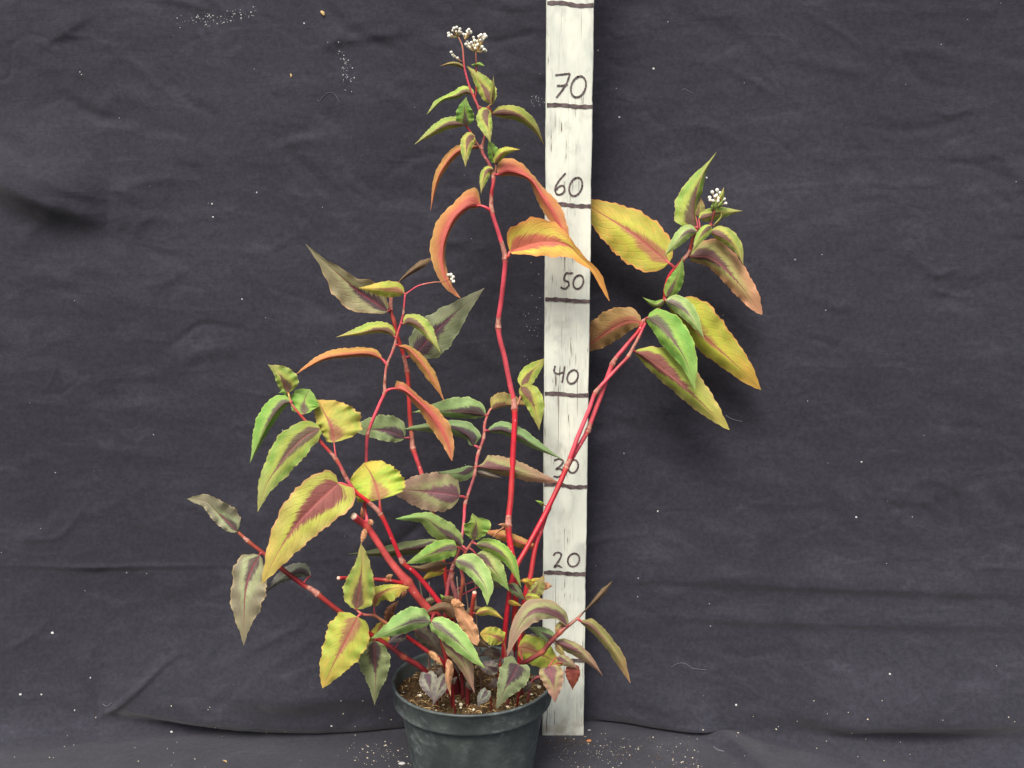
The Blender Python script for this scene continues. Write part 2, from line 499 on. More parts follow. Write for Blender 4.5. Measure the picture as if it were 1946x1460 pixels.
def build_cloth():
    X = np.concatenate([np.linspace(-1.15, -0.66, 50, endpoint=False), np.linspace(-0.66, 0.66, 600, endpoint=False), np.linspace(0.66, 1.15, 51)])
    s = np.concatenate([np.linspace(-0.75, -0.2, 40, endpoint=False), np.linspace(-0.2, 0.94, 520, endpoint=False), np.linspace(0.94, 1.75, 70)])
    nx, ns = len(X), len(s)
    XX, SS = np.meshgrid(X, s)
    # foot of the hanging: tight behind the pot, sweeping forward to the sides
    r = np.interp(XX, [-.6, -.42, -.30, .20, .35, .6], [.05, .03, .006, .006, .03, .08])
    yb = np.interp(XX, [-.6, -.4, -.15, .0, .12, .2, .3, .6], [.005, .020, .016, .030, .036, .024, -.008, -.06])
    k_ = np.ones(25) / 25
    r = np.repeat(np.convolve(np.pad(r[0], 12, 'edge'), k_, 'valid')[None, :], ns, 0)
    yb = np.repeat(np.convolve(np.pad(yb[0], 12, 'edge'), k_, 'valid')[None, :], ns, 0)
    lean = 0.075
    f = SS < -r
    w = SS > r
    tt = np.clip((SS + r) / (2 * r), 0, 1)
    Y = np.where(f, yb + SS, np.where(w, yb + lean * SS, (1 - tt) ** 2 * (yb - r) + 2 * tt * (1 - tt) * yb + tt ** 2 * (yb + lean * r)))
    Z = np.where(f, 0, np.where(w, SS, tt ** 2 * r))
    up = tt * tt * (3 - 2 * tt)          # 0 on the floor, 1 on the wall
    U, V = px(np.stack([XX, Y, Z], -1))
    Um, Vm = U[ns // 2], -V[:, nx // 2]
    D = np.zeros_like(XX)                 # how far the cloth stands out towards the viewer, metres

    def ridge(pts, wid, amp, step=False, fade=60):
        """a fold along a line; step gives one steep side"""
        P = np.asarray(pts, float)
        C = catmull(P, 160 if fade > 30 else 16)
        K1 = len(C) + 6.0
        lo = C.min(0) - wid * 5 - fade; hi = C.max(0) + wid * 5 + fade
        c0, c1 = np.searchsorted(Um, [lo[0] - 90, hi[0] + 90])
        r0, r1 = np.searchsorted(Vm, [-hi[1] - 40, -lo[1] + 40])
        if c1 - c0 < 2 or r1 - r0 < 2:
            return
        Us, Vs = U[r0:r1, c0:c1], V[r0:r1, c0:c1]
        m = (Us > lo[0]) & (Us < hi[0]) & (Vs > lo[1]) & (Vs < hi[1])
        if not m.any():
            return
        u, v_ = Us[m], Vs[m]
        d2 = (u[:, None] - C[None, :, 0]) ** 2 + (v_[:, None] - C[None, :, 1]) ** 2
        k = d2.argmin(1)
        T = np.gradient(C, axis=0); T /= np.linalg.norm(T, axis=1)[:, None]
        dx, dy = u - C[k, 0], v_ - C[k, 1]
        sd_ = dx * -T[k, 1] + dy * T[k, 0]       # + is below a line running to the right
        al = dx * T[k, 0] + dy * T[k, 1]
        end = np.exp(-(al / max(fade, 1)) ** 2) * np.sin(np.clip((k + 3) / K1, 0.05, 0.95) * math.pi) ** 0.9
        if step:
            h = np.where(sd_ < 0, np.exp(-(sd_ / (wid * 3.2)) ** 2), np.exp(-(sd_ / wid) ** 2))
        else:
            h = np.exp(-(sd_ / wid) ** 2)
        D[r0:r1, c0:c1][m] += amp * h * end

    mm = 0.001
    # broad slow swells
    for _ in range(26):
        ang = rng.normal(0.15, 0.5); kx, kz = math.cos(ang), math.sin(ang)
        lam = rng.uniform(0.10, 0.5)
        D += rng.uniform(0.3, 1.1) * mm * lam * 5 * np.sin((XX * kz * 0.5 + SS * kx) * 2 * math.pi / lam + rng.uniform(0, 6.28)) * np.exp(-((XX - rng.uniform(-1, 1)) / 0.5) ** 2)
    # hand placed folds seen in the cloth
    ridge([(-60, 300), (60, 368), (150, 400), (215, 408)], 30, 26 * mm, True)
    ridge([(-40, 235), (40, 290), (95, 350)], 18, -7 * mm)
    ridge([(95, 345), (150, 365), (205, 372)], 12, 4 * mm, True)
    ridge([(-30, 1074), (100, 1076), (250, 1075), (440, 1074)], 4, 3.2 * mm)
    ridge([(440, 1074), (600, 1065), (700, 1052)], 5, 1.0 * mm)
    ridge([(1146, 1100), (1350, 1106), (1640, 1119), (1990, 1131)], 9, 4.6 * mm, True)
    ridge([(1200, 1168), (1450, 1180), (1700, 1186), (1990, 1190)], 9, 4.2 * mm, True)
    ridge([(170, 1380), (260, 1310), (330, 1245), (368, 1231)], 6, 4.6 * mm)
    ridge([(390, 1250), (420, 1215)], 7, 2.0 * mm)
    ridge([(440, 1245), (530, 1205), (600, 1170)], 8, 2.4 * mm)
    ridge([(480, 1270), (560, 1230), (640, 1190)], 9, 2.2 * mm)
    ridge([(-20, 1250), (50, 1215), (110, 1165)], 6, 1.4 * mm)
    ridge([(170, 1322), (300, 1342), (450, 1350), (560, 1356), (700, 1362), (790, 1356)], 32, 34 * mm, True)
    ridge([(400, 1292), (560, 1300), (760, 1304)], 24, 16 * mm, True)
    ridge([(300, 1180), (480, 1182), (640, 1186)], 10, 1.2 * mm)
    ridge([(1130, 1330), (1220, 1350), (1300, 1362), (1400, 1392)], 15, 14 * mm, True)
    ridge([(1120, 1356), (1220, 1376), (1320, 1388), (1390, 1418), (1460, 1470)], 9, 18 * mm, True)
    ridge([(1480, 1346), (1600, 1358), (1760, 1366), (1990, 1370)], 26, 26 * mm, True)
    ridge([(1530, 1400), (1600, 1425), (1660, 1460)], 18, 18 * mm, True)
    ridge([(1150, 1310), (1270, 1330), (1380, 1372)], 22, 12 * mm, True)
    ridge([(1300, 1180), (1330, 1240), (1390, 1300)], 26, 3 * mm)
    ridge([(440, 1300), (436, 1360)], 4, 1.0 * mm)
    ridge([(1520, 10), (1600, 60), (1650, 95)], 6, 1.0 * mm)
    ridge([(1310, 100), (1440, 155), (1560, 215)], 9, 1.1 * mm)
    ridge([(200, 95), (240, 110), (330, 190)], 9, 1.6 * mm)
    ridge([(380, 470), (500, 478), (620, 420)], 9, 1.0 * mm)
    # many small crumples
    for _ in range(620):
        x0, y0 = rng.uniform(-100, 2050), rng.uniform(-100, 1380)
        left = x0 < 980
        ang = rng.normal(0.30 if y0 < 600 else -0.02, 0.42)
        L = rng.uniform(40, 170)
        b_ = rng.normal(0, 0.12) * L
        c_, s_ = math.cos(ang), math.sin(ang)
        P = [(x0, y0), (x0 + c_ * L * .5 - s_ * b_, y0 + s_ * L * .5 + c_ * b_), (x0 + c_ * L, y0 + s_ * L)]
        ridge(P, rng.uniform(6, 16), rng.normal(0, 1.0) * mm * (1.2 if left else 0.9), rng.random() < 0.4, 20)
    for _ in range(1300):                 # sharp little creases
        x0, y0 = rng.uniform(-60, 2000), rng.uniform(-60, 1380)
        ang = rng.normal(0.30 if y0 < 600 else 0.0, 0.55)
        L = rng.uniform(18, 95)
        b_ = rng.normal(0, 0.12) * L
        c_, s_ = math.cos(ang), math.sin(ang)
        P = [(x0, y0), (x0 + c_ * L * .5 - s_ * b_, y0 + s_ * L * .5 + c_ * b_), (x0 + c_ * L, y0 + s_ * L)]
        ridge(P, rng.uniform(3.2, 6.5), rng.normal(0, 0.42) * mm, rng.random() < 0.5, 12)
    D *= np.where(SS < -0.25, 0.2, 1.0)
    D *= 1 - 0.45 * (1 - up)              # the floor part lies nearly flat
    Y = Y - D * up
    Z = Z + np.maximum(D, -0.0005) * (1 - up)
    Vt = np.stack([XX, Y, Z], -1).reshape(-1, 3)
    i = np.arange(ns - 1)[:, None] * nx + np.arange(nx - 1)[None, :]
    Fc = np.stack([i, i + 1, i + nx + 1, i + nx], -1).reshape(-1, 4)
    o = obj('backdrop_cloth', Vt, Fc, M_CLOTH)
    tag(o, 'creased black cloth hung as a backdrop and spread over the floor', 'cloth', kind='structure')
    return o


build_cloth()

# ------------------------------------------------------------------ measuring board
def build_board():
    root = bpy.data.objects.new('measuring_board', None)
    COL.objects.link(root)
    tl, tr_ = un(1038.5, 8), un(1129, 8)
    bl, br = un(1031.2, 1250), un(1111.5, 1250)
    z0, z1 = 0.0, 1.02

    def xs(z):
        k = (z - bl[2]) / (tl[2] - bl[2])
        return bl[0] + (tl[0] - bl[0]) * k, br[0] + (tr_[0] - br[0]) * k
    n = 260
    T = 0.012
    V, Fc = [], []
    wl = 0.0; wr = 0.0
    m = 6
    for i in range(n + 1):
        z = z0 + (z1 - z0) * i / n
        a, b = xs(z)
        wl = wl * 0.8 + rng.normal(0, 0.00008); wr = wr * 0.8 + rng.normal(0, 0.00008)
        if rng.random() < 0.05: wr -= rng.uniform(0, 0.0008)
        if rng.random() < 0.05: wl += rng.uniform(0, 0.0008)
        zz = z + (0 if 0 < i < n else (rng.normal(0, 0.0002)))
        bev = 0.0007
        ring = [(a + wl + bev, 0), (b + wr - bev, 0), (b + wr, bev), (b + wr, T), (a + wl, T), (a + wl, bev)]
        for (x, y) in ring:
            V.append((x, y, zz))
    for i in range(n):
        for k in range(m):
            k2 = (k + 1) % m
            Fc.append((i * m + k, i * m + k2, (i + 1) * m + k2, (i + 1) * m + k))
    Fc.append(tuple(range(m))[::-1]); Fc.append(tuple(range(n * m, n * m + m)))
    obj('plank', V, Fc, M_PAINT, root, smooth=False)

    def stroke(name, lines, w, lift):
        V, Fc = [], []
        for ln in lines:
            C = catmull(ln, max(8, int(6 * len(ln))))
            Tn = np.gradient(C, axis=0); Tn /= np.maximum(np.linalg.norm(Tn, axis=1)[:, None], 1e-6)
            Nn = np.stack([-Tn[:, 1], Tn[:, 0]], 1)
            ws = w * (1 + 0.16 * np.sin(np.arange(len(C)) * 1.3 + rng.uniform(0, 6)) + rng.normal(0, 0.06, len(C)))
            b0 = len(V)
            for c, nn, ww in zip(C, Nn, ws):
                for s_ in (-1, 1):
                    p = un(c[0] + nn[0] * ww * s_ / 2, c[1] + nn[1] * ww * s_ / 2, 0.0)
                    V.append((p[0], -lift, p[2]))
            for i in range(len(C) - 1):
                Fc.append((b0 + 2 * i, b0 + 2 * i + 1, b0 + 2 * i + 3, b0 + 2 * i + 2))
            lift += 0.00008
        return obj(name, V, Fc, M_INK, root)

    def oval(cx, cy, hw, hh, sl):
        a = np.linspace(-2.0, -2.0 + 2 * math.pi * 1.03, 13)
        return [(cx + hw * math.cos(k) + sl * -math.sin(k) * 0.5, cy + hh * math.sin(k)) for k in a]
    for (x0, y0, x1, y1) in ((1040, 6, 1128, 10), (1039, 200, 1126, 203), (1037, 388, 1123, 392), (1036, 569, 1121, 573), (1035, 748, 1118, 751),
                             (1034, 921, 1116, 925), (1033, 1088, 1113, 1091), (1033, 1253, 1111, 1255)):
        stroke('tick_mark', [[(x0, y0), ((x0 * 2 + x1) / 3, y0 + rng.normal(0.5, 0.7)), ((x0 + x1 * 2) / 3, y1 + rng.normal(0, 0.7)), (x1, y1)]], 7.4, 0.0006)
    for lines in (
        [[(1055, 143), (1070, 141.5), (1083, 140)], [(1083, 140), (1077, 158), (1068, 172), (1057, 186)], [(1058, 163), (1068, 163), (1079, 161)], oval(1099, 165, 14, 20, 7)],
        [[(1075, 329), (1062, 344), (1055, 358), (1058, 369), (1067, 369), (1073, 361), (1070, 353), (1062, 355), (1057, 361)], oval(1094, 355, 12, 17.5, 7)],
        [[(1089, 519), (1081, 519.5), (1075, 520), (1072, 532), (1079, 535), (1081, 542), (1074, 549), (1065, 546)], oval(1099, 536, 9.5, 13, 4)],
        [[(1055, 695), (1053, 706), (1060, 710.5), (1071, 707)], [(1073, 696), (1071, 711), (1068, 727)], oval(1088, 716, 10, 13, 5)],
        [[(1053, 875), (1062, 872), (1070, 876), (1065, 885), (1056, 892), (1065, 891), (1070, 898), (1062, 906), (1052, 905)], oval(1089, 886, 9.5, 12.5, 3)],
        [[(1051, 1056), (1057, 1050), (1066, 1052), (1064, 1062), (1053, 1078), (1060, 1074.5), (1068, 1079)], oval(1090, 1064, 11, 12.5, 3)],
    ):
        stroke('painted_number', lines, 3.3, 0.0006)
    tag(root, 'upright white painted plank marked every ten centimetres with hand-written numbers', 'measuring board')
    return root


build_board()

# ------------------------------------------------------------------ pot and soil
PQ = 9.0                                  # pot centre, cm in front of the board
PC = un(898, 1287, PQ)
PR = 150 * unit(PC)
PH = PC[2]


def lathe(prof, n=96, wob=0.0):
    V, Fc = [], []
    for (r, z) in prof:
        for k in range(n):
            a = 2 * math.pi * k / n
            rr = r * (1 + wob * math.sin(2 * a + 0.6) + wob * 0.5 * math.sin(3 * a + 2))
            V.append((PC[0] + rr * math.cos(a), PC[1] + rr * math.sin(a), z))
    for i in range(len(prof) - 1):
        for k in range(n):
            k2 = (k + 1) % n
            Fc.append((i * n + k, i * n + k2, (i + 1) * n + k2, (i + 1) * n + k))
    return V, Fc


pot = bpy.data.objects.new('plant_pot', None)
COL.objects.link(pot)
mmr = 0.001
CH = 0.0215                               # collar height
V, Fc = lathe([(PR * 0.905, PH - CH - 0.001), (PR * 0.985, PH - CH), (PR * 0.992, PH - CH + 0.0008), (PR * 1.0, PH - CH + 0.003), (PR * 0.998, PH - 0.0030), (PR * 1.012, PH - 0.0022), (PR * 1.014, PH - 0.0010), (PR * 1.006, PH),
               (PR * 0.985, PH), (PR * 0.975, PH - 0.001), (PR * 0.970, PH - 0.004), (PR * 0.955, PH - CH), (PR * 0.90, PH - CH - 0.004)], 120, 0.004)
obj('rim', V, Fc, M_POT, pot)
V, Fc = lathe([(0.001, 0.004), (PR * 0.70, 0.004), (PR * 0.735, 0.0005), (PR * 0.75, 0.003), (PR * 0.83, PH * 0.45), (PR * 0.90, PH - CH - 0.006), (PR * 0.915, PH - CH - 0.002), (PR * 0.93, PH - CH + 0.002)], 120, 0.004)
obj('body', V, Fc, M_POT, pot)
tag(pot, 'round black plastic plant pot with dusty scuffs and a raised collar', 'plant pot')

SZ = PH - 0.017                           # soil level


def soil_h(x, y):
    return 0.0016 * math.sin(x * 260 + 1) * math.cos(y * 230) + 0.0012 * math.sin(x * 610 + y * 520) + 0.002 * math.sin(x * 90 - y * 70)


def build_soil():
    V, Fc = [], []
    nr, na = 40, 120
    V.append((PC[0], PC[1], SZ + 0.004))
    for i in range(1, nr + 1):
        r = PR * 0.962 * i / nr
        for k in range(na):
            a = 2 * math.pi * k / na
            x, y = PC[0] + r * math.cos(a), PC[1] + r * math.sin(a)
            V.append((x, y, SZ + soil_h(x, y) + 0.004 * (1 - (i / nr) ** 2) + random.uniform(-1, 1) * 0.0007))
    for k in range(na):
        Fc.append((0, 1 + k, 1 + (k + 1) % na))
    for i in range(nr - 1):
        for k in range(na):
            k2 = (k + 1) % na
            Fc.append((1 + i * na + k, 1 + (i + 1) * na + k, 1 + (i + 1) * na + k2, 1 + i * na + k2))
    mi = [0] * len(Fc)

    def lump(c, r, m, flat=0.7):
        b0 = len(V)
        rot = random.uniform(0, 6.28)
        sx, sy, sz = random.uniform(0.7, 1.3), random.uniform(0.7, 1.2), flat * random.uniform(0.7, 1.2)
        oct_ = [(1, 0, 0), (-1, 0, 0), (0, 1, 0), (0, -1, 0), (0, 0, 1), (0, 0, -1)]
        pts = [np.array(p, float) for p in oct_]
        tri = [(0, 2, 4), (2, 1, 4), (1, 3, 4), (3, 0, 4), (2, 0, 5), (1, 2, 5), (3, 1, 5), (0, 3, 5)]
        mids = {}
        P = list(pts); T2 = []

        def md(a, b):
            key = (min(a, b), max(a, b))
            if key not in mids:
                p = P[a] + P[b]; P.append(p / np.linalg.norm(p)); mids[key] = len(P) - 1
            return mids[key]
        for (a, b, c2) in tri:
            x1, y1, z1 = md(a, b), md(b, c2), md(c2, a)
            T2 += [(a, x1, z1), (x1, b, y1), (z1, y1, c2), (x1, y1, z1)]
        for p in P:
            j = random.uniform(0.75, 1.2)
            x, y = p[0] * sx * j, p[1] * sy * j
            V.append((c[0] + r * (x * math.cos(rot) - y * math.sin(rot)), c[1] + r * (x * math.sin(rot) + y * math.cos(rot)), c[2] + r * p[2] * sz * j))
        for f in T2:
            Fc.append(tuple(b0 + q for q in f)); mi.append(m)
    for _ in range(1500):
        a, r = random.uniform(0, 6.283), PR * 0.93 * math.sqrt(random.random())
        x, y = PC[0] + r * math.cos(a), PC[1] + r * math.sin(a)
        lump((x, y, SZ + soil_h(x, y) + 0.003 * (1 - (r / PR) ** 2)), random.choice((0.0006, 0.0009, 0.0013, 0.0019)), 1)
    for _ in range(120):
        a, r = random.uniform(0, 6.283), PR * 0.93 * math.sqrt(random.random())
        x, y = PC[0] + r * math.cos(a), PC[1] + r * math.sin(a)
        lump((x, y, SZ + soil_h(x, y) + 0.0028), random.choice((0.0005, 0.0007, 0.0010)), 2)
    for (gx, gy, gr) in ((866, 1333, 4.6), (862, 1340, 4.0), (875, 1339, 4.2), (876, 1345, 2.6), (900, 1349, 3.2), (843, 1340, 2.4), (1024, 1306, 4.8), (955, 1338, 4.6), (965, 1343, 3.2), (798, 1322, 4.0), (805, 1309, 2.6), (1010, 1320, 2.4), (886, 1333, 2.2)):
        p = floor_at(gx, gy, SZ + 0.004)
        lump(p, gr * unit(p), 2, 0.8)
    for _ in range(240):                                   # straw fibres
        a, r = random.uniform(0, 6.283), PR * 0.9 * math.sqrt(random.random())
        x, y = PC[0] + r * math.cos(a), PC[1] + r * math.sin(a)
        b = random.uniform(0, 6.28); L = random.uniform(0.003, 0.011)
        z = SZ + soil_h(x, y) + 0.0035
        P = [(x, y, z), (x + L * .5 * math.cos(b), y + L * .5 * math.sin(b), z + 0.0012), (x + L * math.cos(b + .3), y + L * math.sin(b + .3), z + random.uniform(-.001, .001))]
        v, f = tube(catmull(P, 5), random.uniform(0.00018, 0.0004), 4)
        b0 = len(V); V.extend(v)
        for q in f:
            Fc.append(tuple(b0 + k for k in q)); mi.append(3)
    o = obj('potting_soil', V, Fc, [M_SOIL, M_CRUMB, M_PERLITE, M_STRAW], None, True, mi)
    tag(o, 'dark brown potting soil flecked with pale perlite grains inside the pot', 'soil', kind='stuff')


build_soil()

# ------------------------------------------------------------------ the plant
plant = bpy.data.objects.new('leafy_plant', None)
COL.objects.link(plant)
plant.location = (PC[0], PC[1], SZ)
tag(plant, 'tall red-stemmed plant with green, yellow and orange leaves growing in the black pot', 'plant')

PINK, RED, DEEP, BROWN, MAUVE, TAN = (212, 82, 96), (204, 44, 60), (176, 40, 44), (128, 54, 50), (190, 98, 104), (196, 128, 104)
STEMS = {}


def stem(key, pts, nodes=(), sheaths=(), cut=False, label=None):
    """pts: x, y, q(cm), radius, colour; bottom first. nodes: indices that swell. sheaths: (index, length)"""
    P = np.array([[p[0], p[1], p[2], p[3], *lin(p[4])] for p in pts], float)
    n = max(24, 7 * len(P))
    # keep a fractional index along the way so that joints are known
    idx = np.arange(len(P), dtype=float)[:, None]
    C = catmull(np.hstack([P, idx]), n)
    W3 = un_a(C[:, 0], C[:, 1], C[:, 2])
    R = np.array([0.93 * C[i, 3] * unit(W3[i]) for i in range(n)])
    col = C[:, 4:7].copy()
    for k in nodes:
        d = (C[:, 7] - k)
        dist = np.hypot(C[:, 0] - P[k, 0], C[:, 1] - P[k, 1])
        R *= 1 + 0.28 * np.exp(-(dist / 5.0) ** 2)
        wgt = np.exp(-(dist / 4.5) ** 2)[:, None] * 0.55
        col = col * (1 - wgt) + np.array(lin((190, 110, 74))) * wgt
    W3[:, 0] += np.convolve(rng.normal(0, 0.00012, n + 4), np.ones(5) / 5, 'valid')
    v, f = tube(W3, R, 12)
    o = obj('stem', v, f, [M_STEM, M_PITH], plant, True, [0] * (len(f) - 1) + [1 if cut else 0])
    at = o.data.attributes.new('c_stem', 'FLOAT_COLOR', 'POINT')
    cc = np.hstack([np.repeat(col, 12, 0), np.ones((len(v), 1))])
    at.data.foreach_set('color', cc.astype(np.float32).ravel())
    if label: o['label'] = label
    STEMS[key] = (o, C, W3, R)
    if cut:
        d = W3[-1] - W3[-2]; d /= np.linalg.norm(d)
        v, f = tube([W3[-1] - d * 0.001, W3[-1] + d * 0.0005], [R[-1] * 0.84, R[-1] * 0.80], 12)
        rel(obj('cut_end', v, f, M_PITH, o))
    for k, L in sheaths:
        i0 = int(np.argmin(np.hypot(C[:, 0] - P[k, 0], C[:, 1] - P[k, 1])))
        i1 = i0
        acc = 0
        while i1 < n - 1 and acc < L:
            acc += math.hypot(C[i1 + 1, 0] - C[i1, 0], C[i1 + 1, 1] - C[i1, 1]); i1 += 1
        if i1 - i0 < 1: continue
        cc_ = catmull(W3[max(0, i0):i1 + 1], 10)
        rr = np.interp(np.linspace(0, 1, 10), np.linspace(0, 1, i1 + 1 - max(0, i0)), R[max(0, i0):i1 + 1])
        rr = rr * np.linspace(1.13, 1.05, 10)
        v, f = tube(cc_, rr, 12, False)
        v = np.array(v)
        for q in range(12):                       # ragged upper edge
            v[-12 + q] += (cc_[-1] - cc_[-2]) * rng.uniform(-0.9, 0.9)
        rel(obj('sheath', v, f, M_SHEATH, o))
    return o


def rel(o):
    return o


def smoothprof(t):
    K = np.array([(0, .0), (.015, .26), (.05, .52), (.10, .75), (.18, .93), (.28, 1.0), (.40, .97), (.52, .85), (.65, .64), (.78, .38), (.88, .18), (.95, .07), (1, .008)])
    return np.interp(t, K[:, 0], K[:, 1])


def profile(w, t):
    """half width along the blade: a number times the usual ovate outline, or given stations"""
    if isinstance(w, (int, float)):
        return w * smoothprof(t)
    K = [(0, 0.0)] + sorted(w) + [(1, 0.6)]
    K = np.array(K, float)
    # smooth interpolation (monotone-ish cosine)
    i = np.clip(np.searchsorted(K[:, 0], t, 'right') - 1, 0, len(K) - 2)
    a, b = K[i], K[i + 1]
    s = np.clip((t - a[:, 0]) / np.maximum(b[:, 0] - a[:, 0], 1e-6), 0, 1)
    first = i == 0
    s2 = np.where(first, np.sqrt(s), s * 0.5 + 0.5 * (s * s * (3 - 2 * s)))
    return a[:, 1] * (1 - s2) + b[:, 1] * s2


STY = {   # body, outer, chevron, tip, rib, edge, (amount, length, width)
    'lime': ((186, 194, 78), (146, 182, 72), (122, 88, 84), (180, 174, 96), (150, 84, 82), (196, 184, 98), (.9, .62, .62)),
    'green': ((158, 194, 80), (124, 180, 70), (108, 92, 92), (150, 182, 88), (132, 84, 88), (172, 194, 92), (.85, .55, .55)),
    'mint': ((174, 200, 118), (148, 188, 100), (126, 108, 114), (156, 182, 98), (124, 88, 92), (190, 202, 124), (.8, .55, .5)),
    'olive':  ((168, 170, 84), (150, 152, 84), (126, 88, 84), (172, 138, 84), (160, 88, 80), (196, 160, 92), (.8, .6, .55)),
    'yellow': ((192, 190, 50), (180, 172, 52), (172, 98, 76), (214, 160, 60), (178, 84, 78), (218, 140, 74), (.85, .6, .52)),
    'ylime': ((184, 194, 68), (166, 190, 64), (166, 104, 84), (204, 178, 72), (172, 88, 80), (202, 172, 80), (.8, .6, .55)),
    'big':    ((196, 202, 76), (190, 182, 84), (146, 82, 74), (206, 184, 84), (176, 96, 88), (212, 156, 100), (1.0, .66, .72)),
    'orange': ((200, 152, 76), (200, 156, 76), (190, 98, 78), (206, 132, 78), (206, 84, 84), (216, 164, 92), (.7, .9, .55)),
    'coral': ((204, 128, 78), (196, 152, 78), (206, 88, 84), (206, 134, 84), (214, 76, 86), (212, 160, 90), (.75, 1.25, .62)),
    'flame':  ((208, 188, 66), (214, 158, 66), (200, 106, 82), (216, 150, 68), (206, 104, 84), (222, 138, 74), (1.0, .62, .62)),
    'rust':   ((170, 138, 80), (160, 132, 76), (182, 92, 80), (168, 120, 78), (196, 86, 84), (196, 150, 84), (.6, 1.0, .5)),
    'dusk': ((172, 174, 120), (150, 142, 102), (84, 62, 72), (126, 128, 90), (140, 58, 74), (184, 152, 104), (.95, .5, .66)),
    'pink': ((182, 182, 102), (200, 154, 104), (114, 74, 80), (212, 152, 112), (160, 84, 84), (218, 144, 104), (.95, .62, .62)),
    'deep': ((138, 150, 102), (124, 136, 94), (82, 62, 70), (122, 124, 92), (116, 60, 74), (152, 164, 112), (.95, .55, .7)),
    'teal': ((144, 172, 106), (132, 160, 100), (90, 72, 80), (142, 166, 106), (116, 70, 84), (168, 180, 120), (.95, .55, .72)),
    'mauve':  ((162, 164, 104), (160, 136, 104), (126, 84, 90), (168, 128, 110), (150, 88, 94), (178, 148, 112), (.95, .6, .72)),
    'grey': ((172, 184, 134), (152, 148, 120), (98, 74, 84), (146, 142, 106), (146, 70, 82), (180, 160, 114), (.85, .42, .6)),
    'sage':   ((164, 176, 100), (150, 174, 94), (98, 78, 82), (136, 178, 92), (124, 80, 84), (176, 184, 108), (.95, .45, .66)),
    'slate': ((148, 150, 126), (126, 118, 114), (84, 68, 78), (126, 112, 114), (110, 68, 80), (152, 146, 128), (.9, .6, .6)),
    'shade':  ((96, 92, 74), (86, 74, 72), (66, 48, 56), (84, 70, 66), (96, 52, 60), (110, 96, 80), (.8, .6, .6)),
    'dry': ((222, 168, 116), (212, 150, 100), (196, 128, 86), (222, 170, 120), (190, 124, 84), (228, 186, 136), (.5, .9, .5)),
    'brown':  ((146, 96, 62), (130, 82, 54), (104, 64, 46), (150, 104, 66), (110, 66, 48), (166, 116, 76), (.6, .9, .6)),
    'maroon': ((134, 66, 50), (120, 56, 44), (110, 48, 44), (140, 74, 50), (120, 50, 46), (150, 86, 62), (.5, .9, .6)),
    'umber':  ((128, 110, 78), (118, 98, 72), (110, 80, 68), (126, 104, 72), (120, 80, 66), (146, 124, 84), (.6, .9, .6)),
}
NLEAF = 0


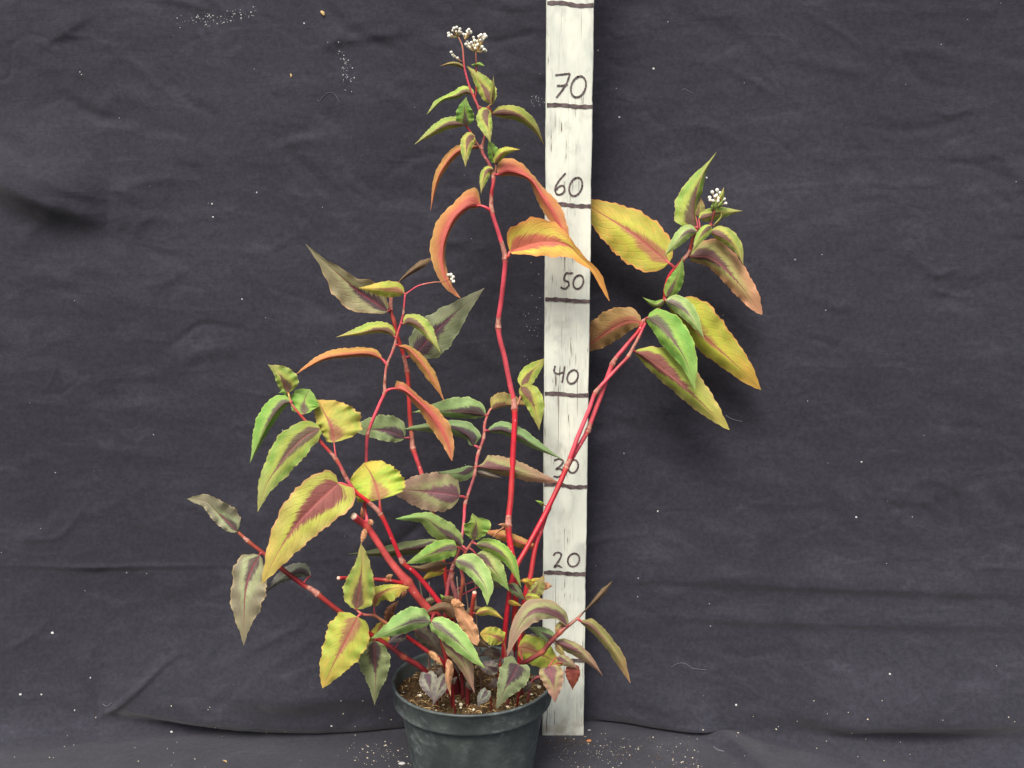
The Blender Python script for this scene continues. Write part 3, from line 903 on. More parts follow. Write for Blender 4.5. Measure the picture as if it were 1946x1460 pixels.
def leaf(st, pts, wl, wr, sty, dq=0.0, bq=0.0, arch=0.3, dl=None, dr=None, cord=0.0, ruf=1.0, pet=True, tooth=1.0, fold=None, var=None, via=None, prad=None, at=None):
    """pts: midrib from base to tip; wl / wr half widths left and right of it (looking to the tip);
    dq: how many cm the tip lies nearer the viewer than the base; bq the same for the base against the stem"""
    global NLEAF
    NLEAF += 1
    o_st, SC, SW, SR = STEMS[st]
    b = np.array(pts[0], float)
    k = int(np.argmin(np.hypot(SC[:, 0] - b[0], SC[:, 1] - b[1])))
    if at is not None:
        k = int(np.argmin(np.hypot(SC[:, 0] - at[0], SC[:, 1] - at[1])))
    q0 = SC[k, 2] + bq
    NT, NV = 58, 8
    C = catmull(pts, NT)
    t = np.linspace(0, 1, NT)
    T = np.gradient(C, axis=0); T /= np.maximum(np.linalg.norm(T, axis=1)[:, None], 1e-6)
    Nn = np.stack([T[:, 1], -T[:, 0]], 1)
    L = np.hypot(*np.diff(C, axis=0).T).sum()
    pl, pr = profile(wl, t), profile(wr, t)
    full = 0.25 * L
    unitp = smoothprof(t)

    def depth(p, d):
        if d is not None:
            return d * unitp
        return -np.sqrt(np.maximum(0, (full * unitp) ** 2 - p ** 2)) / 18.0 * 0.42 - 0.08 * unitp
    ql, qr = depth(pl, dl), depth(pr, dr)
    sd_ = rng.uniform(0, 50)
    ph = rng.uniform(0, 6.28, 6)
    qm = q0 + dq * t + arch * np.sin(math.pi * t)
    wmx = max(pl.max(), pr.max())
    V, UVs = [], []
    for i in range(NT):
        for j in range(-NV, NV + 1):
            v = j / NV
            a = abs(v)
            w = pl[i] if v < 0 else pr[i]
            qq = ql[i] if v < 0 else qr[i]
            sgn = 1 if v < 0 else -1
            sz = max(pl[i], pr[i], 4)
            # toothed, slightly wandering margin
            mar = 1 + a ** 6 * tooth * (0.022 * math.sin(2 * math.pi * 15 * t[i] + ph[0] + 2 * sgn) + 0.03 * math.sin(2 * math.pi * 6.3 * t[i] + ph[1] * sgn) + rng.normal(0, 0.008))
            off = w * a * mar + a ** 5 * tooth * min(1.0, w / 9.0) * (0.7 * abs(math.sin(math.pi * 15 * t[i] + ph[5] + sgn)) - 0.35 + 0.4 * ruf * math.sin(2 * math.pi * 4.1 * t[i] + ph[1] + sgn) * min(1.0, w / 20.0))
            back = -cord * L * a ** 1.6 * max(0, 1 - t[i] / 0.3) ** 2 * min(1.0, w / (0.6 * (wmx if wmx > 0 else 1)))
            x = C[i, 0] + Nn[i, 0] * off * sgn + T[i, 0] * back
            y = C[i, 1] + Nn[i, 1] * off * sgn + T[i, 1] * back
            r_ = ruf * sz / 18.0 * (0.07 * a ** 2.5 * math.sin(2 * math.pi * 5.2 * t[i] + ph[2] + sgn) + 0.05 * a ** 2 * math.sin(2 * math.pi * 2.3 * t[i] + ph[3] * sgn) + 0.05 * math.sin(2 * math.pi * 1.4 * t[i] + ph[4] + 2.2 * v))
            # veins press the blade into shallow quilts
            s_ = t[i] - 0.15 * a - 0.15 * a * a + (0.037 if v > 0 else 0)
            r_ += sz / 18.0 * 0.004 * math.sin(math.pi * a) * -math.cos(2 * math.pi * 9.5 * s_)
            r_ -= sz / 18.0 * 0.05 * math.exp(-(a / 0.13) ** 2) * unitp[i]
            V.append((x, y, qm[i] + qq * a ** 1.4 + r_))
            UVs.append((t[i], 0.5 + 0.5 * v))
    V = np.array(V)
    W3 = un_a(V[:, 0], V[:, 1], V[:, 2])
    m = 2 * NV + 1
    Fc = []
    for i in range(NT - 1):
        for j in range(m - 1):
            Fc.append((i * m + j, i * m + j + 1, (i + 1) * m + j + 1, (i + 1) * m + j))
    nblade, nbf = len(W3), len(Fc)
    mi = [0] * nbf
    W3 = list(W3)
    body, outr, chev, tip, rib, edge, par = STY[sty]
    petc = np.array(lin(rib)) * 0.5 + np.array(lin((214, 70, 84))) * 0.5
    if pet:
        base3 = un(C[0, 0], C[0, 1], qm[0])
        nxt3 = un(C[2, 0], C[2, 1], qm[2])
        s3 = SW[k]
        if via is not None:
            mids = [un(vx, vy, q0) for vx, vy in via]
        else:
            mids = [(s3 + base3) / 2 + np.array((0, 0, 0.10)) * np.linalg.norm(base3 - s3)]
        back = np.array((0, 0.0011, 0))
        pc = catmull([s3, *mids, base3 + back, nxt3 + back * 1.5], 12)
        pr_ = (prad if prad else min(2.6, max(1.2, L / 55.0))) * unit(base3)
        v, f = tube(pc, np.linspace(1.25, 0.75, 12) * pr_, 7)
        b0 = len(W3); W3.extend(v)
        for q in f:
            Fc.append(tuple(b0 + z for z in q)); mi.append(1)
    o = obj('leaf', W3, Fc, [M_LEAF, M_STEM], o_st, True, mi)
    me = o.data
    uvl = me.uv_layers.new(name='UVMap')
    li = np.zeros(len(me.loops), np.int32); me.loops.foreach_get('vertex_index', li)
    UVa = np.zeros((len(W3), 2)); UVa[:nblade] = UVs
    uvl.data.foreach_set('uv', UVa[li].astype(np.float32).ravel())
    n = len(W3)
    hv = rng.normal(0, 0.045, 3) if var is None else np.zeros(3)
    for nm, c in (('c_body', body), ('c_out', outr), ('c_chev', chev), ('c_tip', tip), ('c_rib', rib), ('c_edge', edge)):
        l = np.array(lin(c)) * (1 + hv) * (1 + rng.normal(0, 0.03))
        l = (l * 0.90 + 0.10 * l.mean()) * 1.12
        A = me.attributes.new(nm, 'FLOAT_COLOR', 'POINT')
        A.data.foreach_set('color', np.tile(np.array([*np.clip(l, 0, 1), 1], np.float32), n))
    A = me.attributes.new('c_stem', 'FLOAT_COLOR', 'POINT')
    A.data.foreach_set('color', np.tile(np.array([*petc, 1], np.float32), n))
    A = me.attributes.new('par', 'FLOAT_COLOR', 'POINT')
    p2 = (min(1, par[0]), par[1] * (1 + rng.normal(0, 0.05)), par[2] * (1 + rng.normal(0, 0.06)))
    A.data.foreach_set('color', np.tile(np.array([*p2, 1], np.float32), n))
    A = me.attributes.new('seed', 'FLOAT', 'POINT')
    A.data.foreach_set('value', np.full(n, sd_, np.float32))
    return o


def buds(st, spots, hub, q, r=2.8):
    """a loose head of small white buds on short stalks"""
    o_st = STEMS[st][0]
    V, Fc, mi = [], [], []
    hub3 = un(hub[0], hub[1], q)
    u = unit(hub3)
    for (x, y) in spots:
        c = un(x, y, q + rng.normal(0, 0.25))
        rr = r * u * rng.uniform(0.85, 1.2)
        d = c - hub3; L = np.linalg.norm(d); d = d / max(L, 1e-6)
        v, f = tube(catmull([hub3, (hub3 + c) / 2 + np.array((0, 0, -0.1 * L)), c], 5), 0.8 * u, 5)
        b0 = len(V); V.extend(v)
        for k in f: Fc.append(tuple(b0 + z for z in k)); mi.append(1)
        # bud: a short drop, wider at its top, pointing away from the hub
        prof = [(0, -1.0), (.55, -.75), (.92, -.2), (1.0, .3), (.75, .85), (.35, 1.15), (0.02, 1.25)]
        e1 = np.cross(d, (0.2, -1, 0.1)); e1 /= np.linalg.norm(e1); e2 = np.cross(d, e1)
        b0 = len(V)
        for (pr_, pz) in prof:
            for k in range(8):
                a = k * math.pi / 4
                lob = 1 + 0.12 * math.cos(4 * a)
                V.append(c + rr * (pr_ * lob * (math.cos(a) * e1 + math.sin(a) * e2) + pz * d))
        for i in range(len(prof) - 1):
            for k in range(8):
                k2 = (k + 1) % 8
                Fc.append((b0 + i * 8 + k, b0 + i * 8 + k2, b0 + (i + 1) * 8 + k2, b0 + (i + 1) * 8 + k)); mi.append(0)
    o = obj('flower_cluster', V, Fc, [M_BUD, M_PED], o_st, True, mi)
    o['label'] = 'head of tiny white flower buds'
    return o


def gy(q):
    """photo height at which the soil lies, q cm in front of the board"""
    return float(px(np.array((PC[0], -q / 100.0, SZ - 0.003)))[1])


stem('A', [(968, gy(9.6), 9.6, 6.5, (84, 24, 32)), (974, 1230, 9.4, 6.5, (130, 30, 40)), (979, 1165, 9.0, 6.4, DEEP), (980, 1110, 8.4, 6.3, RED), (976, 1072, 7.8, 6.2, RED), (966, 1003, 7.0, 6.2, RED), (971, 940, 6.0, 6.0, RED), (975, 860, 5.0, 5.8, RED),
           (978, 777, 4.2, 5.6, RED), (970, 735, 3.8, 5.4, PINK), (959, 680, 3.6, 5.2, PINK), (947, 624, 3.5, 5.0, PINK), (954, 560, 3.7, 5.0, PINK), (960, 493, 4.0, 4.8, PINK), (949, 448, 4.1, 4.4, PINK), (935, 402, 4.1, 4.0, PINK),
           (934, 370, 4.0, 3.8, DEEP), (938, 340, 3.8, 3.6, PINK), (930, 312, 3.6, 3.2, MAUVE), (916, 287, 3.4, 3.0, MAUVE), (921, 256, 3.3, 2.8, MAUVE), (914, 224, 3.2, 2.4, MAUVE), (908, 202, 3.1, 2.2, PINK), (902, 188, 3.0, 2.2, PINK),
           (893, 167, 3.0, 2.0, PINK), (883, 131, 3.0, 1.9, PINK), (879, 90, 3.0, 1.6, TAN), (871, 70, 3.0, 1.2, TAN)], nodes=(5, 8, 11, 13, 15, 17, 19, 23),
     sheaths=((5, 14), (8, 15), (11, 18), (13, 30), (15, 32), (17, 18), (19, 14)), label='tallest straight pink-red stem')
stem('A2', [(916, 287, 3.4, 2.4, MAUVE), (905, 271, 3.6, 2.3, TAN), (894, 251, 3.8, 2.1, PINK), (886, 239, 4.0, 1.8, PINK)], sheaths=((0, 14),))
stem('A3', [(902, 188, 3.0, 1.8, DEEP), (905, 170, 3.0, 1.6, DEEP), (905, 124, 3.0, 1.5, BROWN), (904, 97, 3.0, 1.2, TAN)])
stem('A4', [(908, 202, 3.1, 1.6, TAN), (922, 206, 3.6, 1.5, TAN), (934, 198, 3.8, 1.5, (180, 180, 90))])
stem('A5', [(938, 338, 3.8, 2.0, TAN), (942, 322, 4.0, 1.8, TAN), (942, 310, 4.1, 1.6, TAN)])
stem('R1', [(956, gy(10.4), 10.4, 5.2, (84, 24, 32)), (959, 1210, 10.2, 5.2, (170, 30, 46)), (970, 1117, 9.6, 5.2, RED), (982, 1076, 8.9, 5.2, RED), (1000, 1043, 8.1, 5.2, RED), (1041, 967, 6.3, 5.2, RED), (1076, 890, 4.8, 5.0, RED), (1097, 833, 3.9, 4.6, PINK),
            (1119, 780, 3.3, 4.4, PINK), (1131, 748, 2.9, 4.2, PINK), (1150, 725, 2.6, 4.0, PINK), (1177, 696, 2.2, 3.8, PINK), (1193, 679, 2.0, 3.4, PINK), (1203, 661, 1.9, 3.0, TAN), (1214, 641, 1.8, 2.8, MAUVE), (1221, 626, 1.7, 2.6, PINK), (1228, 612, 1.7, 2.4, PINK)],
     nodes=(6, 9, 12, 14), sheaths=((6, 20), (9, 10), (12, 34)), label='slanting pink-red stem crossing the board')
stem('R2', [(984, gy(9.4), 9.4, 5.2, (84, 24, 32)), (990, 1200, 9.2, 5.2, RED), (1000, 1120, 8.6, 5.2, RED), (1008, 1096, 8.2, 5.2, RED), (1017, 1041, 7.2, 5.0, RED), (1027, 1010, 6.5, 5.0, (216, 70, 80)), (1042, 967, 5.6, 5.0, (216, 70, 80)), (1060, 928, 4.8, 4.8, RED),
            (1080, 884, 4.0, 4.8, PINK), (1099, 850, 3.4, 4.8, PINK), (1117, 819, 3.0, 4.8, PINK), (1124, 799, 2.8, 4.8, PINK), (1142, 752, 2.3, 4.8, PINK), (1164, 692, 1.8, 4.6, PINK), (1187, 661, 1.5, 4.4, PINK), (1214, 629, 1.2, 4.0, DEEP), (1222, 612, 1.1, 3.6, PINK),
            (1240, 599, 1.1, 3.4, MAUVE), (1262, 570, 1.0, 3.2, DEEP), (1264, 550, 1.0, 3.0, RED), (1273, 522, 1.0, 3.0, RED), (1299, 493, 1.0, 3.4, DEEP), (1309, 480, 1.0, 3.2, DEEP), (1316, 455, 1.0, 3.0, BROWN), (1326, 434, 1.0, 2.6, BROWN)],
     nodes=(6, 10, 13, 16, 18, 21, 23), sheaths=((10, 16), (13, 12), (16, 30), (21, 20)), label='slanting pink-red stem leading to the leafy tip right of the board')
stem('R3', [(1326, 434, 1.0, 2.2, BROWN), (1340, 432, 1.3, 2.0, BROWN), (1351, 424, 1.5, 1.8, BROWN), (1357, 405, 1.5, 1.6, BROWN), (1363, 386, 1.5, 1.4, TAN)])
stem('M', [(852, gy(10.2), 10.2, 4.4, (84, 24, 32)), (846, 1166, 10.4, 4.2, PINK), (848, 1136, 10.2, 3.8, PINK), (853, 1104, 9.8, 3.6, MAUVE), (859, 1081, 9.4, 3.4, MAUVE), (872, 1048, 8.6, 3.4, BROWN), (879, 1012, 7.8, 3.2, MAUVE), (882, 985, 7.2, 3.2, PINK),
           (884, 958, 6.8, 3.2, PINK), (893, 930, 6.4, 3.2, MAUVE), (902, 902, 6.0, 3.0, MAUVE), (908, 865, 5.5, 3.0, MAUVE), (919, 833, 5.1, 2.8, MAUVE), (921, 806, 4.8, 2.6, MAUVE), (929, 783, 4.5, 2.4, TAN), (934, 776, 4.4, 2.2, TAN)],
     nodes=(4, 8, 10, 11, 12, 13), sheaths=((4, 12), (8, 16), (10, 22), (11, 20), (12, 20)), label='slender mauve stem behind the tallest stem')
stem('M2', [(978, 777, 4.2, 2.2, TAN), (986, 764, 4.0, 2.0, TAN), (992, 738, 3.6, 1.8, TAN)], sheaths=((0, 10),))
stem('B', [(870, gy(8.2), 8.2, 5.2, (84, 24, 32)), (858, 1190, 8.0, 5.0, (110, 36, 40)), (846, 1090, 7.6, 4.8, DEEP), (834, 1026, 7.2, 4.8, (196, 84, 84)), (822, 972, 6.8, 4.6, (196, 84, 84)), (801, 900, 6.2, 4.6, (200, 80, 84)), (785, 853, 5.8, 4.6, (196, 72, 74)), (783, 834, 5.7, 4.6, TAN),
           (779, 793, 5.5, 4.6, (206, 66, 66)), (777, 752, 5.3, 4.4, (206, 66, 66)), (774, 709, 5.1, 4.2, (200, 66, 66)), (766, 672, 5.0, 3.8, DEEP), (755, 637, 4.9, 3.6, DEEP), (749, 611, 4.8, 3.8, (190, 62, 62)), (743, 592, 4.7, 4.0, BROWN), (743, 570, 4.6, 3.6, BROWN), (748, 548, 4.5, 2.4, BROWN), (757, 536, 4.5, 1.8, BROWN)],
     nodes=(6, 10, 13), sheaths=((6, 24), (10, 28), (14, 22)), label='brownish red stem with a long tan joint')
stem('D', [(872, gy(10.0), 10.0, 8.0, (84, 24, 32)), (846, 1196, 10.8, 8.4, (112, 36, 40)), (812, 1156, 11.3, 8.4, (190, 76, 74)), (792, 1132, 11.6, 8.2, (190, 76, 74)), (774, 1106, 11.8, 9.4, (196, 78, 80)), (757, 1086, 12.0, 8.0, (206, 90, 88)), (738, 1062, 12.1, 7.0, (208, 92, 90)), (720, 1034, 12.3, 6.6, (206, 84, 84)),
           (697, 1001, 12.5, 7.0, (200, 70, 76)), (684, 991, 12.9, 7.4, (196, 64, 74)), (672, 981, 13.9, 7.2, (196, 64, 74))], nodes=(4, 8), cut=True, label='thick pruned stump with a pale hollow end')
stem('D2', [(776, 1112, 11.8, 4.2, DEEP), (757, 1107, 12.2, 4.0, DEEP), (735, 1103, 12.5, 4.0, (150, 40, 44)), (700, 1100.5, 12.8, 3.8, (160, 42, 48)), (664, 1099, 13.4, 3.8, (200, 60, 66)), (643, 1099, 15.0, 3.8, (206, 70, 74))], nodes=(2,), cut=True, label='short level pruned side stem')
stem('C', [(697, 997, 12.4, 4.4, PINK), (697, 985, 12.2, 3.8, PINK), (693, 962, 11.6, 3.4, (190, 60, 66)), (694, 920, 10.8, 3.2, PINK), (696, 882, 10.2, 3.2, PINK), (699, 826, 9.6, 3.4, PINK), (721, 769, 9.0, 3.4, PINK), (731, 747, 8.8, 3.2, PINK), (731, 728, 8.7, 2.8, TAN), (735, 695, 8.5, 2.6, MAUVE),
           (747, 666, 8.3, 2.5, MAUVE), (755, 637, 8.2, 2.6, PINK), (766, 598, 8.1, 2.0, PINK), (770, 560, 8.1, 1.8, PINK)], nodes=(5, 7, 9, 10, 11), sheaths=((5, 10), (7, 34), (9, 14), (10, 16), (12, 12)), label='thin pink stem left of the board')
stem('C2', [(770, 560, 8.1, 1.6, TAN), (778, 554, 8.1, 1.5, PINK), (796, 543, 8.0, 1.4, PINK), (823, 537, 7.4, 1.3, TAN), (840, 536, 7.0, 1.2, TAN), (854, 531, 6.6, 1.1, TAN)])
stem('E', [(884, gy(9.8), 9.8, 5.4, (84, 24, 32)), (866, 1196, 10.8, 5.2, (112, 30, 38)), (834, 1144, 11.6, 5.0, RED), (794, 1094, 12.2, 4.8, RED), (766, 1069, 12.5, 4.6, RED), (748, 1030, 12.7, 4.4, RED), (725, 980, 12.9, 4.2, (206, 44, 58)), (700, 954, 13.0, 4.2, (206, 48, 56)), (676, 935, 13.2, 4.0, (206, 56, 60)),
           (659, 910, 13.2, 3.8, MAUVE), (640, 875, 13.2, 3.6, (190, 80, 76)), (609, 839, 13.1, 3.2, (190, 66, 62)), (594, 816, 13.0, 2.8, TAN), (573, 791, 12.9, 2.6, (196, 70, 60)), (555, 769, 12.8, 2.4, TAN), (548, 748, 12.7, 1.8, (190, 170, 80))],
     nodes=(4, 6, 10, 12), sheaths=((4, 12), (6, 26), (10, 14), (9, 18)), label='bright red leafy stem leaning left')
stem('F', [(838, gy(11.2), 11.2, 6.0, (84, 24, 32)), (808, 1277, 12.2, 5.8, (112, 32, 40)), (766, 1248, 13.0, 5.4, (120, 40, 46)), (744, 1231, 13.3, 5.2, (112, 38, 44)), (700, 1203, 13.6, 5.0, DEEP), (650, 1166, 13.8, 5.0, (150, 52, 50)), (603, 1129, 14.0, 5.0, (150, 60, 54)), (590, 1119, 14.0, 5.0, TAN), (578, 1113, 14.0, 4.8, (140, 40, 42)),
           (530, 1077, 14.0, 4.8, (132, 44, 42)), (500, 1051, 14.0, 4.0, (150, 60, 54)), (473, 1030, 14.0, 3.6, (150, 70, 56)), (450, 1009, 14.0, 2.8, (170, 96, 70))], nodes=(2, 6, 11), sheaths=((6, 18), (11, 10)), label='dark red-brown stem reaching low to the left')
stem('G', [(862, gy(11.6), 11.6, 4.6, (84, 24, 32)), (846, 1266, 12.2, 4.4, (130, 30, 40)), (814, 1239, 12.6, 4.2, (160, 40, 50)), (770, 1208, 13.0, 3.8, DEEP), (728, 1181, 13.8, 3.2, (186, 120, 90)), (711, 1170, 14.4, 2.8, TAN), (690, 1168, 15.4, 2.6, (210, 120, 110)), (675, 1157, 15.5, 2.0, TAN)], nodes=(4, 5))
stem('H', [(962, gy(11.0), 11.0, 5.0, (84, 24, 32)), (985, 1270, 12.6, 5.0, (104, 40, 44)), (1003, 1256, 13.4, 5.2, (108, 44, 46)), (1031, 1239, 13.8, 4.8, (130, 70, 66)), (1042, 1225, 13.8, 5.0, (108, 44, 46)), (1065, 1201, 13.6, 4.6, (120, 56, 54)), (1082, 1188, 13.4, 3.6, (140, 84, 74)), (1094, 1178, 13.2, 3.0, (150, 110, 90)), (1108, 1165, 13.0, 2.2, (150, 120, 90))],
     nodes=(3, 5), label='dark brown stem reaching low to the right')
stem('J', [(880, gy(11.0), 11.0, 4.2, (84, 24, 32)), (875, 1200, 11.2, 4.0, (120, 50, 48)), (874, 1143, 11.2, 4.0, (120, 60, 54)), (880, 1104, 11.2, 3.8, (140, 76, 64)), (876, 1076, 11.4, 3.4, MAUVE), (884, 1051, 11.6, 3.0, MAUVE), (893, 1037, 11.8, 2.6, TAN), (900, 1026, 12.0, 2.0, TAN)], nodes=(3, 5))
stem('K', [(894, gy(9.4), 9.4, 5.0, (84, 24, 32)), (880, 1190, 10.0, 5.0, MAUVE), (867, 1135, 10.4, 5.0, (150, 90, 92)), (858, 1103, 10.4, 4.6, (160, 96, 92)), (861, 1088, 10.4, 3.4, TAN)], sheaths=((3, 14),))
stem('P', [(888, gy(11.8), 11.8, 5.0, (84, 24, 32)), (893, 1220, 12.0, 4.8, (130, 40, 40)), (896, 1168, 12.2, 4.6, (160, 56, 48)), (902, 1126, 13.4, 4.4, (196, 84, 70))], cut=True, label='short upright pruned red stump')
stem('Q', [(862, gy(12.4), 12.4, 4.6, (84, 24, 32)), (850, 1262, 12.8, 4.4, (130, 24, 42)), (840, 1222, 13.2, 3.4, (140, 40, 50)), (834, 1192, 13.6, 2.6, MAUVE)])
stem('N', [(992, gy(10.2), 10.2, 3.6, (84, 24, 32)), (994, 1190, 11.0, 3.2, BROWN), (1000, 1140, 11.4, 2.6, (170, 70, 74)), (1006, 1120, 11.6, 2.2, (190, 110, 90))])
stem('O', [(966, gy(12.6), 12.6, 2.2, (84, 24, 32)), (961, 1244, 13.2, 2.0, (170, 80, 70)), (956, 1219, 13.4, 1.6, (190, 140, 80))])
stem('T1', [(834, gy(12.8), 12.8, 1.8, (84, 24, 32)), (822, 1287, 13.6, 1.6, DEEP), (813, 1280, 13.8, 1.4, MAUVE)])
stem('T2', [(866, gy(13.2), 13.2, 1.8, (84, 24, 32)), (858, 1300, 13.8, 1.6, DEEP), (849, 1288, 14.2, 1.4, MAUVE)])
stem('T3', [(936, gy(13.6), 13.6, 1.6, (84, 24, 32)), (931, 1319, 14.2, 1.4, DEEP), (926, 1313, 14.6, 1.2, MAUVE)])
stem('T4', [(980, gy(13.2), 13.2, 2.4, (84, 24, 32)), (990, 1292, 14.2, 2.0, DEEP), (990, 1273, 14.8, 1.8, DEEP), (985, 1264, 15.2, 1.5, MAUVE)])
stem('T5', [(1000, gy(12.4), 12.4, 2.4, (84, 24, 32)), (1010, 1297, 13.0, 2.2, MAUVE), (1029, 1284, 14.0, 2.0, MAUVE), (1042, 1268, 15.0, 1.8, MAUVE)])
stem('T6', [(944, gy(11.4), 11.4, 2.6, (84, 24, 32)), (948, 1285, 11.8, 2.2, DEEP), (950, 1262, 12.2, 1.8, DEEP)])
# withered stalks of last year
for (x0, q0_, x1, y1) in ((806, 10.0, 795, 1091), (889, 9.6, 884, 1108), (902, 9.8, 903, 1104), (818, 10.4, 815, 1106), (872, 10.5, 868, 1096)):
    stem('W%d' % x0, [(x0 + 14, gy(q0_), q0_, 2.0, (120, 104, 92)), (x0 + 4, 1190, q0_, 1.9, (140, 122, 108)), (x1, y1, q0_, 1.2, (150, 136, 120))])

# --- tall stem, top
leaf('A', [(883, 131), (873, 123.5), (858, 120.5), (834, 126)], 4.5, 3.5, 'olive', 0.6)
leaf('A3', [(904, 125), (911, 122.5), (922, 126)], 4, 3, 'green', 0.8)
leaf('A3', [(905, 125), (901, 123.5), (895, 124)], 2.5, 2.5, 'green', 0.5)
leaf('A4', [(934, 197), (922, 172), (907, 149), (887, 125)], 13, 20, 'lime', -0.8, -0.3)
leaf('A4', [(935, 199), (936, 178), (937, 162), (938, 143)], 4, 5, 'lime', 0.8, 0.3)
leaf('A', [(900, 182), (886, 175), (866, 183), (840, 190), (811, 218)], 5, [(.06, 8), (.18, 13), (.4, 10), (.55, 5), (.75, 7), (.9, 3)], 'lime', 1.0)
leaf('A2', [(886, 239), (884, 222), (883, 205), (886, 184)], 18, 17, 'green', 0.8, 0.2)
leaf('A2', [(884, 237), (868, 235), (848, 238), (820, 253), (787, 275)], 9, 14, 'lime', 1.2, 0.3)
leaf('A2', [(902, 258), (892, 264), (887, 284), (884, 317)], [(.05, 10), (.15, 14), (.4, 10), (.7, 6), (.9, 2)], 14, 'lime', 1.2, 0.6)
leaf('A4', [(928, 208), (924, 222), (928, 245), (932, 272)], 10, 19, 'lime', 1.2, 0.8, cord=.1)
leaf('A4', [(936, 217), (957, 215), (986, 220), (1013, 241), (1034, 275)], 16, 11, 'lime', -4.0, -0.3)
leaf('A', [(908, 280), (888, 281), (866, 291), (845, 315), (829, 347), (818, 401)], 7, 11, 'orange', 1.5)
leaf('A5', [(944, 311), (938, 295), (933, 280), (928, 263)], 10, 14, 'green', 0.5)
leaf('A5', [(940, 310), (950, 296), (963, 287), (989, 284)], 10, 8, 'ylime', 0.8, 0.3)
leaf('A', [(938, 322), (925, 326), (918, 345), (914, 369)], 9, 9, 'lime', 1.0, 0.3)
leaf('A', [(945, 332), (965, 325), (990, 331), (1012, 345), (1030, 372), (1053, 408), (1081, 463)], [(.03, 16), (.08, 24), (.2, 20), (.3, 10), (.4, 8), (.55, 16), (.7, 19), (.85, 13), (.94, 7)],
     [(.05, 9), (.15, 8), (.3, 4), (.42, 8), (.55, 14), (.68, 15), (.82, 9), (.93, 4)], 'coral', 1.2, 0.2, ruf=1.4)
leaf('A', [(914, 391), (890, 393), (866, 412), (849, 443), (841, 475), (842, 512), (855, 545), (875, 567)], [(.05, 5), (.2, 6), (.5, 5), (.75, 7), (.92, 4)], [(.02, 26), (.05, 34), (.14, 24), (.19, 20), (.28, 24), (.4, 26), (.55, 24), (.7, 16), (.85, 9), (.95, 4)],
     'coral', 2.0, 0.2, ruf=1.3, at=(935, 403), via=[(926, 396)], prad=2.8)
leaf('A', [(969, 479), (1005, 466), (1044, 460), (1080, 467), (1108, 494), (1133, 521), (1158, 572)], [(.02, 16), (.05, 34), (.10, 44), (.22, 50), (.33, 40), (.42, 22), (.5, 8), (.65, 6), (.8, 8), (.92, 4)],
     [(.02, 6), (.1, 14), (.22, 25), (.36, 29), (.47, 24), (.58, 12), (.7, 5), (.85, 5), (.94, 3)], 'flame', 1.2, 0.3, cord=.03, dl=0.2, dr=0.5, arch=.8, at=(960, 494), via=[(966, 487)], prad=3.0)
# --- leafy tip right of the board
leaf('R2', [(1271, 500), (1242, 476), (1207, 447), (1172, 424), (1126, 396), (1080, 366)], 52, 45, 'yellow', -4.8, 0, 0.0, dl=-0.4, dr=-0.7, cord=.03)
leaf('R2', [(1320, 432), (1318, 402), (1322, 368), (1336, 330), (1361, 290)], [(.03, 24), (.09, 36), (.3, 36), (.5, 24), (.65, 14), (.78, 6), (.9, 2)], [(.1, 4), (.3, 5), (.45, 12), (.58, 9), (.72, 4), (.9, 2)], 'lime', 0.3)
leaf('R2', [(1322, 410), (1328, 394), (1331, 373)], 5, 13, 'olive', -0.6, -0.5)
leaf('R3', [(1328, 416), (1345, 410), (1375, 404), (1412, 401)], 13, 12, 'lime', -0.2, -0.3)
leaf('R2', [(1324, 440), (1306, 441), (1286, 460), (1262, 488)], 12, 14, 'mint', 1.0, 0.8)
leaf('R3', [(1352, 429), (1338, 441), (1327, 456), (1316, 479)], 11, 10, 'lime', 1.0, 0.9)
leaf('R3', [(1350, 440), (1378, 452), (1400, 473), (1413, 505)], 19, 11, 'lime', 0.6, 0.4)
leaf('R2', [(1311, 488), (1345, 489), (1376, 509), (1409, 545), (1448, 598)], [(.04, 14), (.1, 27), (.2, 38), (.35, 34), (.6, 26), (.8, 19), (.93, 9), (.98, 4)], [(.04, 10), (.1, 14), (.3, 18), (.5, 20), (.7, 18), (.85, 13), (.95, 7)], 'pink', 0.4, -0.2, cord=.04)
leaf('R2', [(1267, 564), (1280, 540), (1290, 518), (1298, 489)], 14, 16, 'green', 0.8, 0.6)
leaf('R2', [(1263, 571), (1252, 579), (1240, 578), (1221, 565)], 5, 8, 'green', 0.6, 0.2)
leaf('R2', [(1265, 571), (1290, 581), (1312, 602), (1339, 645)], 19, 14, 'mint', 1.2, 1.0)
leaf('R2', [(1275, 580), (1310, 611), (1343, 645), (1384, 680), (1419, 714), (1446, 741)], [(.04, 24), (.1, 40), (.2, 50), (.4, 46), (.6, 34), (.8, 22), (.92, 10)], [(.04, 10), (.12, 18), (.3, 25), (.5, 25), (.7, 20), (.85, 14), (.95, 6)], 'yellow', 0.5, -0.6, cord=.02)
leaf('R1', [(1230, 604), (1255, 618), (1285, 655), (1306, 692), (1321, 742)], [(.03, 12), (.1, 26), (.25, 36), (.45, 34), (.62, 25), (.78, 15), (.92, 4)], [(.03, 8), (.1, 15), (.3, 23), (.5, 20), (.72, 11), (.88, 5)], 'green', 1.8, 0.8, cord=.05)
leaf('R1', [(1206, 668), (1228, 679), (1251, 696), (1286, 723), (1318, 752), (1347, 780), (1386, 817)], [(.04, 10), (.1, 24), (.2, 40), (.4, 40), (.6, 32), (.78, 21), (.92, 9)], [(.04, 7), (.12, 14), (.3, 19), (.5, 20), (.7, 17), (.85, 10), (.95, 5)], 'big', 0.8, -0.1, cord=.0)
